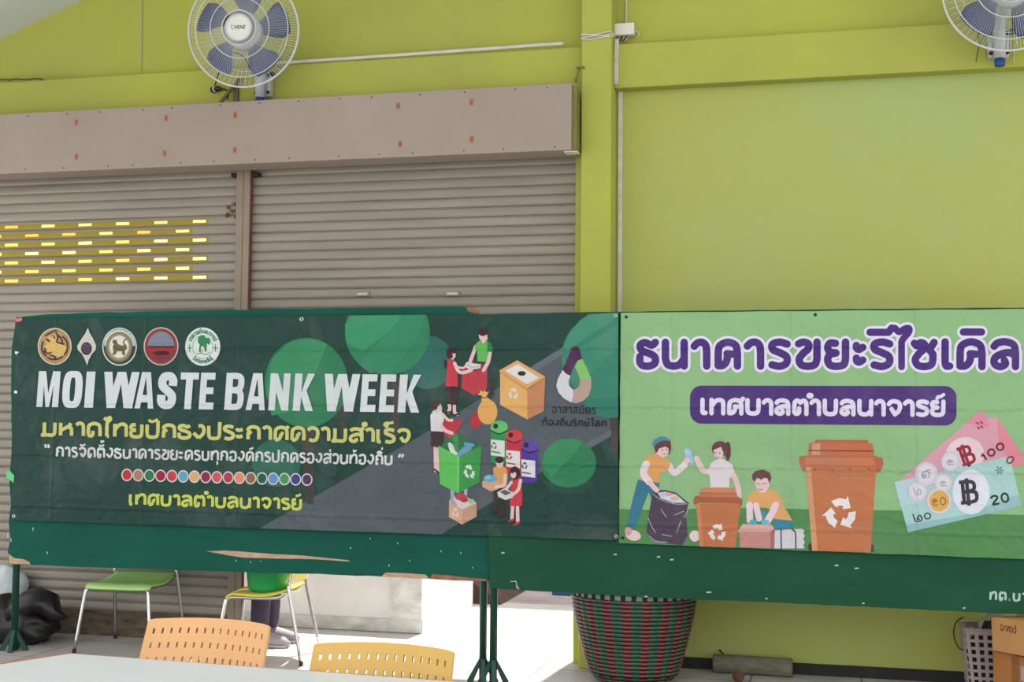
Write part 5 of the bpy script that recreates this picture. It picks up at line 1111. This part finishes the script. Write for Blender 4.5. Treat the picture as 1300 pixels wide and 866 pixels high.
for color, m in ((0, M_WR), (1, M_WG)):
    w = MB()
    for c in range(color, NC, 2):
        a0, a1 = 2*math.pi*c/NC, 2*math.pi*(c+1)/NC
        for r in range(NR):
            z0 = 0.012+0.466*r/NR; dz = 0.466/NR; vs = []
            st_ = 5; hh = dz*(.29 if color == 0 else .38)
            for i in range(st_+1):
                a = a0+(a1-a0)*i/st_; bul = 0.009*math.sin(math.pi*i/st_)
                for zz, o in ((z0+dz*.5-hh, 0.0), (z0+dz*.5-hh*.6, bul*.8), (z0+dz*.5, bul), (z0+dz*.5+hh*.6, bul*.8), (z0+dz*.5+hh, 0.0)):
                    R_ = bprof(zz)-0.002+o; vs.append((R_*math.cos(a), R_*math.sin(a), zz))
            fs = [(i*5+j, (i+1)*5+j, (i+1)*5+j+1, i*5+j+1) for i in range(st_) for j in range(4)]
            w.add(vs, fs, m)
    tag(w.build('red_strands' if color == 0 else 'green_strands', bs, True), 'red woven columns' if color == 0 else 'green woven columns', kind='stuff')
rm = MB(); rm.lathe([(bprof(.48)-.012, .478), (bprof(.48)+.004, .478), (bprof(.5)+.006, .504), (bprof(.5)-.008, .507), (bprof(.5)-.014, .49)], M_WRIM, n=76); ro = rm.build('rim', bs, True)
for c in range(NC*2):
    if c % 2: continue
    a = 2*math.pi*(c+.5)/(NC*2); t = Vector((-math.sin(a), math.cos(a), 0)); o = Vector((math.cos(a), math.sin(a), 0)); R_ = bprof(.495)+.006
    ctr = o*R_; wv = t*0.013
    q = [ctr-wv+Vector((0, 0, .475)), ctr+wv+Vector((0, 0, .475)), ctr+wv+Vector((0, 0, .509)), ctr-wv+Vector((0, 0, .509))]
    MB().add([v for v in q]+[v-o*0.02 for v in q], [(0, 1, 2, 3), (3, 2, 6, 7), (1, 5, 6, 2), (0, 3, 7, 4)], M_WD).build('rim_binding', ro)

# ------------------------------------------------------------------ things on the floor at right
pa, pb = on_z(868, 862.2), on_z(1004, 866)
pb = Vector((pb.x, pa.y+0.10, 0)); rr = 0.052; c0 = Vector((-0.60, 7.425, rr)); c1 = Vector((-0.155, 7.41, rr))
pg = MB().tube([Vector((0, 0, 0)), (c1-c0)*.02, (c1-c0)*.98, c1-c0], [rr*.93, rr, rr, rr*.95], mat('grey_concrete_post', (112, 108, 92), rough=.9, var=.35, scale=12, bump=.4, stretch=(1, 3, 3)), n=20)
tag(pg.build('round_post', None, True, loc=c0), 'grey round post lying on the floor along the lime wall', 'post')
p = on_z(938, 864); st = MB()
bmv = []; nlat, nlon = 7, 12
for i in range(nlat+1):
    for k in range(nlon):
        t = math.pi*i/nlat; a = 2*math.pi*k/nlon; v = Vector((math.sin(t)*math.cos(a)*.035, math.sin(t)*math.sin(a)*.03, .03+math.cos(t)*.03)); v *= 1+.18*noise.noise(v*30); bmv.append(v)
st.add(bmv, [(i*nlon+k, i*nlon+(k+1) % nlon, (i+1)*nlon+(k+1) % nlon, (i+1)*nlon+k) for i in range(nlat) for k in range(nlon)], mat('brown_lump', (96, 66, 54), rough=.9, var=.4, scale=30))
tag(st.build('wood_knot', None, True, loc=(p.x, 7.20, 0)), 'small brown lump on the floor before the grey round post', 'lump')
p = on_y(916, 828, 7.518)
tag(MB().tube([on_y(913, 825, 7.512)-p, on_y(917, 829, 7.508)-p, on_y(920, 833, 7.510)-p, on_y(921.5, 837, 7.514)-p], 0.0045, M_DARK, n=6).build('wire_stub', None, True, loc=p), 'short dark wire sticking out of the lime wall above the black skirting', 'wire')

# laundry basket with square holes
M_LB = mat('mauve_grey_plastic', (168, 150, 150), rough=.45, var=.06)
lx, ly = 0.90, 7.245
lb = thing('laundry_basket', 'mauve grey plastic basket with square holes in front of the lime wall', 'basket', (lx, ly, 0))
def lb_pt(u, z):
    """perimeter of a rounded rectangle, tapering"""
    t = z/0.36; a, b = 0.135+0.03*t, 0.115+0.03*t; r = .05; L = [2*(a-r), math.pi*r/2, 2*(b-r), math.pi*r/2]*2; tot = sum(L); s = u*tot
    cs = [((-(a-r), -b), (1, 0), None), ((a-r, -(b-r)), None, -90), ((a, -(b-r)), (0, 1), None), ((a-r, b-r), None, 0), ((a-r, b), (-1, 0), None), ((-(a-r), b-r), None, 90), ((-a, b-r), (0, -1), None), ((-(a-r), -(b-r)), None, 180)]
    for l, (o, d_, an) in zip(L, cs):
        if s <= l+1e-9:
            if d_: return (o[0]+d_[0]*s, o[1]+d_[1]*s, z)
            g = math.radians(an+90*s/l); return (o[0]+r*math.cos(g), o[1]+r*math.sin(g), z)
        s -= l
    return lb_pt(0, z)
nu, holesrows = 26, 8
us = []; 
for k in range(nu): us += [k/nu, (k+.46)/nu]
zs = [0.0, 0.02]; hz = 0.0395
for r in range(holesrows): zs += [0.032+hz*r, 0.032+hz*r+0.024]
zs += [0.345, 0.36]; zs = sorted(zs)
vs = [lb_pt(u, z) for z in zs for u in us]; n = len(us); fs = []
for i in range(len(zs)-1):
    hole = any(abs(zs[i]-(0.032+hz*r)) < 1e-6 for r in range(holesrows) if r != 99)
    for j in range(n):
        if hole and j % 2 == 1: continue
        fs.append((i*n+j, i*n+(j+1) % n, (i+1)*n+(j+1) % n, (i+1)*n+j))
o = MB().add(vs, fs, M_LB).build('basket_wall', lb, solid=.004)
fl = [lb_pt(k/48, 0.006) for k in range(48)]; MB().add(fl, [tuple(range(48))], M_LB).build('basket_floor', lb)
rim = [Vector(lb_pt(k/60, .358)) for k in range(61)]; MB().tube(rim, 0.008, M_LB, n=8, caps=False).build('rim', lb, True)
hp_ = [Vector(lb_pt(0.80, .345))+Vector((-.005, 0, 0)), Vector((-.195, -.02, .31)), Vector((-.2, -.05, .26)), Vector((-.172, -.06, .225))]
MB().tube(catmull([Vector((-.15, .02, .40)), Vector((-.19, .0, .37)), Vector((-.205, -.03, .31)), Vector((-.185, -.05, .25)), Vector((-.158, -.055, .235))], 5), 0.0035, M_DARK, n=8).build('wire_handle', lb, True)
def lump(rx, ry, rz, m, seed, amp=.25, freq=6, n1=14, n2=20, flat=True, sq=1.0):
    vs = []
    for i in range(n1+1):
        for k in range(n2):
            t = math.pi*i/n1; a = 2*math.pi*k/n2; f = lambda v: math.copysign(abs(v)**sq, v)
            v = Vector((f(math.sin(t)*math.cos(a)), f(math.sin(t)*math.sin(a)), f(math.cos(t))))
            d_ = 1+amp*noise.noise(v*freq*.35+Vector((seed, seed*.7, 0)))+amp*.5*noise.noise(v*freq+Vector((seed, 0, seed)))
            w_ = Vector((v.x*rx*d_, v.y*ry*d_, v.z*rz*d_))
            if flat and w_.z < -rz*.75: w_.z = -rz*.75
            vs.append(w_+Vector((0, 0, rz*.75 if flat else 0)))
    fs = [(i*n2+k, (i+1)*n2+k, (i+1)*n2+(k+1) % n2, i*n2+(k+1) % n2) for i in range(n1) for k in range(n2)]
    return MB().add(vs, fs, m)
M_CLOTH = mat('pale_checked_cloth', (168, 166, 140), rough=.9, var=.12, scale=18)
tag(lump(.112, .10, .20, mat('dark_rag', (40, 40, 38), rough=.8, var=.3), 3.1).build('dark_rag', None, True, loc=(lx-.02, ly-.02, .03)), 'dark crumpled rag in the top of the mauve grey basket', 'rag')
# cloth draped behind the rag, leaning up against the box
vs, fs = [], []
for i in range(12):
    for j in range(8):
        u, v = i/11, j/7; vs.append((-.07+.20*u, .05+.04*v+.01*math.sin(u*7), .0+(.07+.12*u)*v+.008*math.sin(u*9+v*4)))
for i in range(11):
    for j in range(7): fs.append((i*8+j, (i+1)*8+j, (i+1)*8+j+1, i*8+j+1))
tag(MB().add(vs, fs, M_CLOTH).build('cloth', None, True, loc=(lx, ly+.02, .30), solid=.004), 'pale cloth standing up inside the mauve grey basket beside the carton', 'cloth')
# cartons
M_CB = mat('brown_cardboard', (190, 140, 88), rough=.8, var=.1, scale=5, spec=.15); M_CB2 = mat('darker_brown_cardboard', (168, 112, 66), rough=.8, var=.12, scale=5, spec=.15)
def carton(label, loc, rz, size, m, tilt=(0, 0)):
    a, b, c = size; r = thing('cardboard_box', label, 'box', loc, rz); r.rotation_euler = (tilt[0], tilt[1], rz)
    MB().box((0, 0, 0), (a, b, c), m).build('carton', r, bevel=.004)
    return r
b_low = carton('lower brown cardboard box with a grey label under the other box at right edge', (0.845, 6.84, 0.0), math.radians(-57), (.46, .36, .305), M_CB2)
tag(MB().box((.20, -.0015, 0.19), (.40, 0.0, .26), mat('grey_paper_label', (158, 160, 160), rough=.7, var=.1, scale=40)).build('paper_label', b_low), 'grey paper label')
MB().box((.135, -.001, 0), (.185, .0, .305), mat('brown_packing_tape', (140, 92, 54), rough=.4)).build('packing_tape', b_low)
b_up = carton('upper brown cardboard box with handwriting at the right edge', (0.838, 6.80, 0.307), math.radians(-60), (.42, .32, .168), M_CB, (0, math.radians(-3)))
sc = MB(); out = []
for st_ in ([(.0, .1), (.02, .55), (.12, .6), (.14, .2), (.02, .05), (.1, .0)], [(.22, .05), (.3, .5), (.36, .55)], [(.4, .5), (.44, .05), (.54, .5), (.48, .6)], [(.6, .5), (.6, .1), (.72, .05), (.74, .5), (.62, .52)], [(.84, .5), (.84, .1), (.98, .0), (1.04, .3), (1.0, .75)], [(.92, .5), (1.06, .5)]):
    ribbon([tuple(v)[:2] for v in catmull([(.075+.11*a, .105+.05*b, 0) for a, b in st_], 5)], .0045, False, True, out)
for g in out: sc.add([(q.x, -.0012, q.y) for q in g], [tuple(range(len(g)))], mat('marker_ink', (70, 50, 36)))
sc.build('handwriting', b_up)
tag(MB().box((0, 0, 0), (.3, .14, .05), mat('dark_red_brown_panel', (74, 40, 34), rough=.6, var=.3)).build('wooden_panel', None, loc=(0.96, 7.06, .484), rot=(0, math.radians(2), math.radians(-30)), bevel=.004), 'dark red brown panel lying on top of the upper cardboard box', 'panel')

# ------------------------------------------------------------------ rubbish bag and sack at left
M_BAG = mat('black_bin_liner', (26, 23, 25), rough=.36, var=.25, scale=6, bump=.35, bscale=9, spec=.35)
bg_ = thing('rubbish_bag', 'black bin bag slumped on the floor at the left edge behind the board pole', 'bag', (-5.0, 7.17, 0))
lump(.30, .20, .165, M_BAG, 1.3, .22, 5, 26, 36).build('bag_body', bg_, True)
pt = MB(); ringn = 14; vs, fs = [], []
path = [(Vector((.06, -.05, .17)), .12), (Vector((.15, -.06, .235)), .10), (Vector((.22, -.07, .27)), .085), (Vector((.28, -.07, .25)), .08), (Vector((.34, -.07, .20)), .055), (Vector((.39, -.07, .165)), .012)]
pt.tube([q for q, _ in path], [r for _, r in path], M_BAG, n=ringn)
pt.v = [tuple(Vector(v)*(1+.10*noise.noise(Vector(v)*14))) for v in pt.v]; pt.build('bag_neck', bg_, True)
tag(lump(.17, .10, .16, mat('white_woven_sack', (188, 194, 196), rough=.8, var=.1, scale=30), 5.2, .2, 5).build('white_sack', None, True, loc=(-5.27, 7.42, 0.16)), 'white sack behind the black bin bag at the left edge', 'sack')

# ------------------------------------------------------------------ person in the doorway, seen below the board only
def skin_mesh(name, verts, edges, radii, m, parent=None, root=0, lev=2):
    me = bpy.data.meshes.new(name); me.from_pydata([tuple(v) for v in verts], edges, []); me.materials.append(m)
    o = bpy.data.objects.new(name, me); COL.objects.link(o)
    sk = o.modifiers.new('skin', 'SKIN'); sk.use_smooth_shade = True
    for i, r in enumerate(radii):
        r = r if isinstance(r, tuple) else (r, r); me.skin_vertices[0].data[i].radius = r; me.skin_vertices[0].data[i].use_root = (i == root)
    sb = o.modifiers.new('subd', 'SUBSURF'); sb.levels = lev; sb.render_levels = lev
    if parent: o.parent = parent
    return o
M_SKIN = mat('skin', (196, 146, 120), rough=.55, var=.06); M_TR = mat('dark_violet_trousers', (62, 54, 72), rough=.9, var=.25, scale=14, bump=.3, bscale=30)
M_SH = mat('grey_shirt', (120, 124, 136), rough=.9, var=.1); M_HAIR = mat('black_hair', (24, 20, 20), rough=.6); M_SHOE = mat('pale_shoe', (140, 132, 136), rough=.7, var=.15)
px_ = on_y(328, 775, 7.45).x+.015
pe = thing('person', 'person in dark violet trousers and pale shoes standing behind the yellow chair', 'person', (px_, 7.53, 0))
V = [(0, 0, .90), (0, 0, 1.05), (0.005, 0, 1.22), (0, 0, 1.36), (0.005, 0, 1.44), (.015, 0, 1.52), (.02, 0, 1.60), (.01, 0, 1.66),
     (0, .16, 1.36), (.0, .2, 1.12), (.1, .19, .92), (.14, .185, .86), (0, -.16, 1.36), (.0, -.2, 1.12), (.1, -.19, .92), (.14, -.185, .86),
     (0, .085, .84), (.0, .09, .48), (-.015, .09, .09), (.0, -.085, .84), (.015, -.09, .48), (.0, -.09, .09)]
Ed = [(0,1),(1,2),(2,3),(3,4),(4,5),(5,6),(6,7),(3,8),(8,9),(9,10),(10,11),(3,12),(12,13),(13,14),(14,15),(0,16),(16,17),(17,18),(0,19),(19,20),(20,21)]
Rd = [(.11,.14),(.10,.13),(.105,.14),(.09,.13),.05,.075,.085,.06,.048,.04,.032,.026,.048,.04,.032,.026,.075,.052,.036,.075,.052,.036]
hb = []
for s in (1, -1):       # fingers and thumb rooted in the palm
    b0 = 11 if s == 1 else 15
    for k in range(4):
        yy = s*.185+(k-1.5)*.019; i0 = len(V); V += [(.165, yy, .845), (.185, yy, .815), (.18, yy, .785+.006*abs(k-1.5))]; Ed += [(b0, i0), (i0, i0+1), (i0+1, i0+2)]; Rd += [.0095, .0088, .0075]
    i0 = len(V); V += [(.15, s*.185-s*.035, .86), (.165, s*.185-s*.05, .835)]; Ed += [(b0-1, i0), (i0, i0+1)]; Rd += [.011, .009]
bodyo = skin_mesh('body', V, Ed, Rd, M_SKIN, pe)
TV = [(0,0,.97),(0,0,.9),(0,.09,.8),(.0,.092,.48),(-.015,.092,.075),(0,-.09,.8),(.015,-.092,.48),(.0,-.092,.075)]
skin_mesh('trousers', TV, [(0,1),(1,2),(2,3),(3,4),(1,5),(5,6),(6,7)], [(.125,.155),(.13,.155),.092,.072,.06,.092,.072,.06], M_TR, pe, 1)
skin_mesh('shirt', [(0,0,.94),(0,0,1.1),(.005,0,1.25),(0,0,1.37),(0,.17,1.35),(0,.205,1.15),(0,-.17,1.35),(0,-.205,1.15)], [(0,1),(1,2),(2,3),(3,4),(4,5),(3,6),(6,7)], [(.135,.165),(.125,.15),(.125,.155),(.095,.13),.062,.056,.062,.056], M_SH, pe, 0)
hr = lump(.098, .088, .09, M_HAIR, 2.2, .05, 4, flat=False).build('hair', pe, True, loc=(.0, 0, 1.655))
for yy in (.032, -.032): MB().lathe([(0, -.008), (.009, -.005), (.009, .005), (0, .008)], M_DARK, n=10, c=(.098, yy, 1.6)).build('eye', pe)
MB().tube([(.098, 0, 1.595), (.118, 0, 1.565), (.1, 0, 1.555)], [.008, .013, .008], M_SKIN, n=8).build('nose', pe, True); MB().tube([(.09, -.025, 1.53), (.1, 0, 1.528), (.09, .025, 1.53)], .006, mat('lips', (160, 96, 90)), n=6).build('mouth', pe, True)
for s, dx in ((.092, -.015), (-.092, 0.0)):
    MB().tube([(dx-.07, s, .045), (dx-.03, s, .05), (dx+.04, s, .052), (dx+.10, s, .042), (dx+.165, s, .034), (dx+.205, s, .026)], [.03, .045, .048, .042, .034, .016], M_SHOE, n=16).box((dx-.09, s-.045, 0), (dx+.19, s+.045, .018), M_SHOE).build('shoe', pe, True)
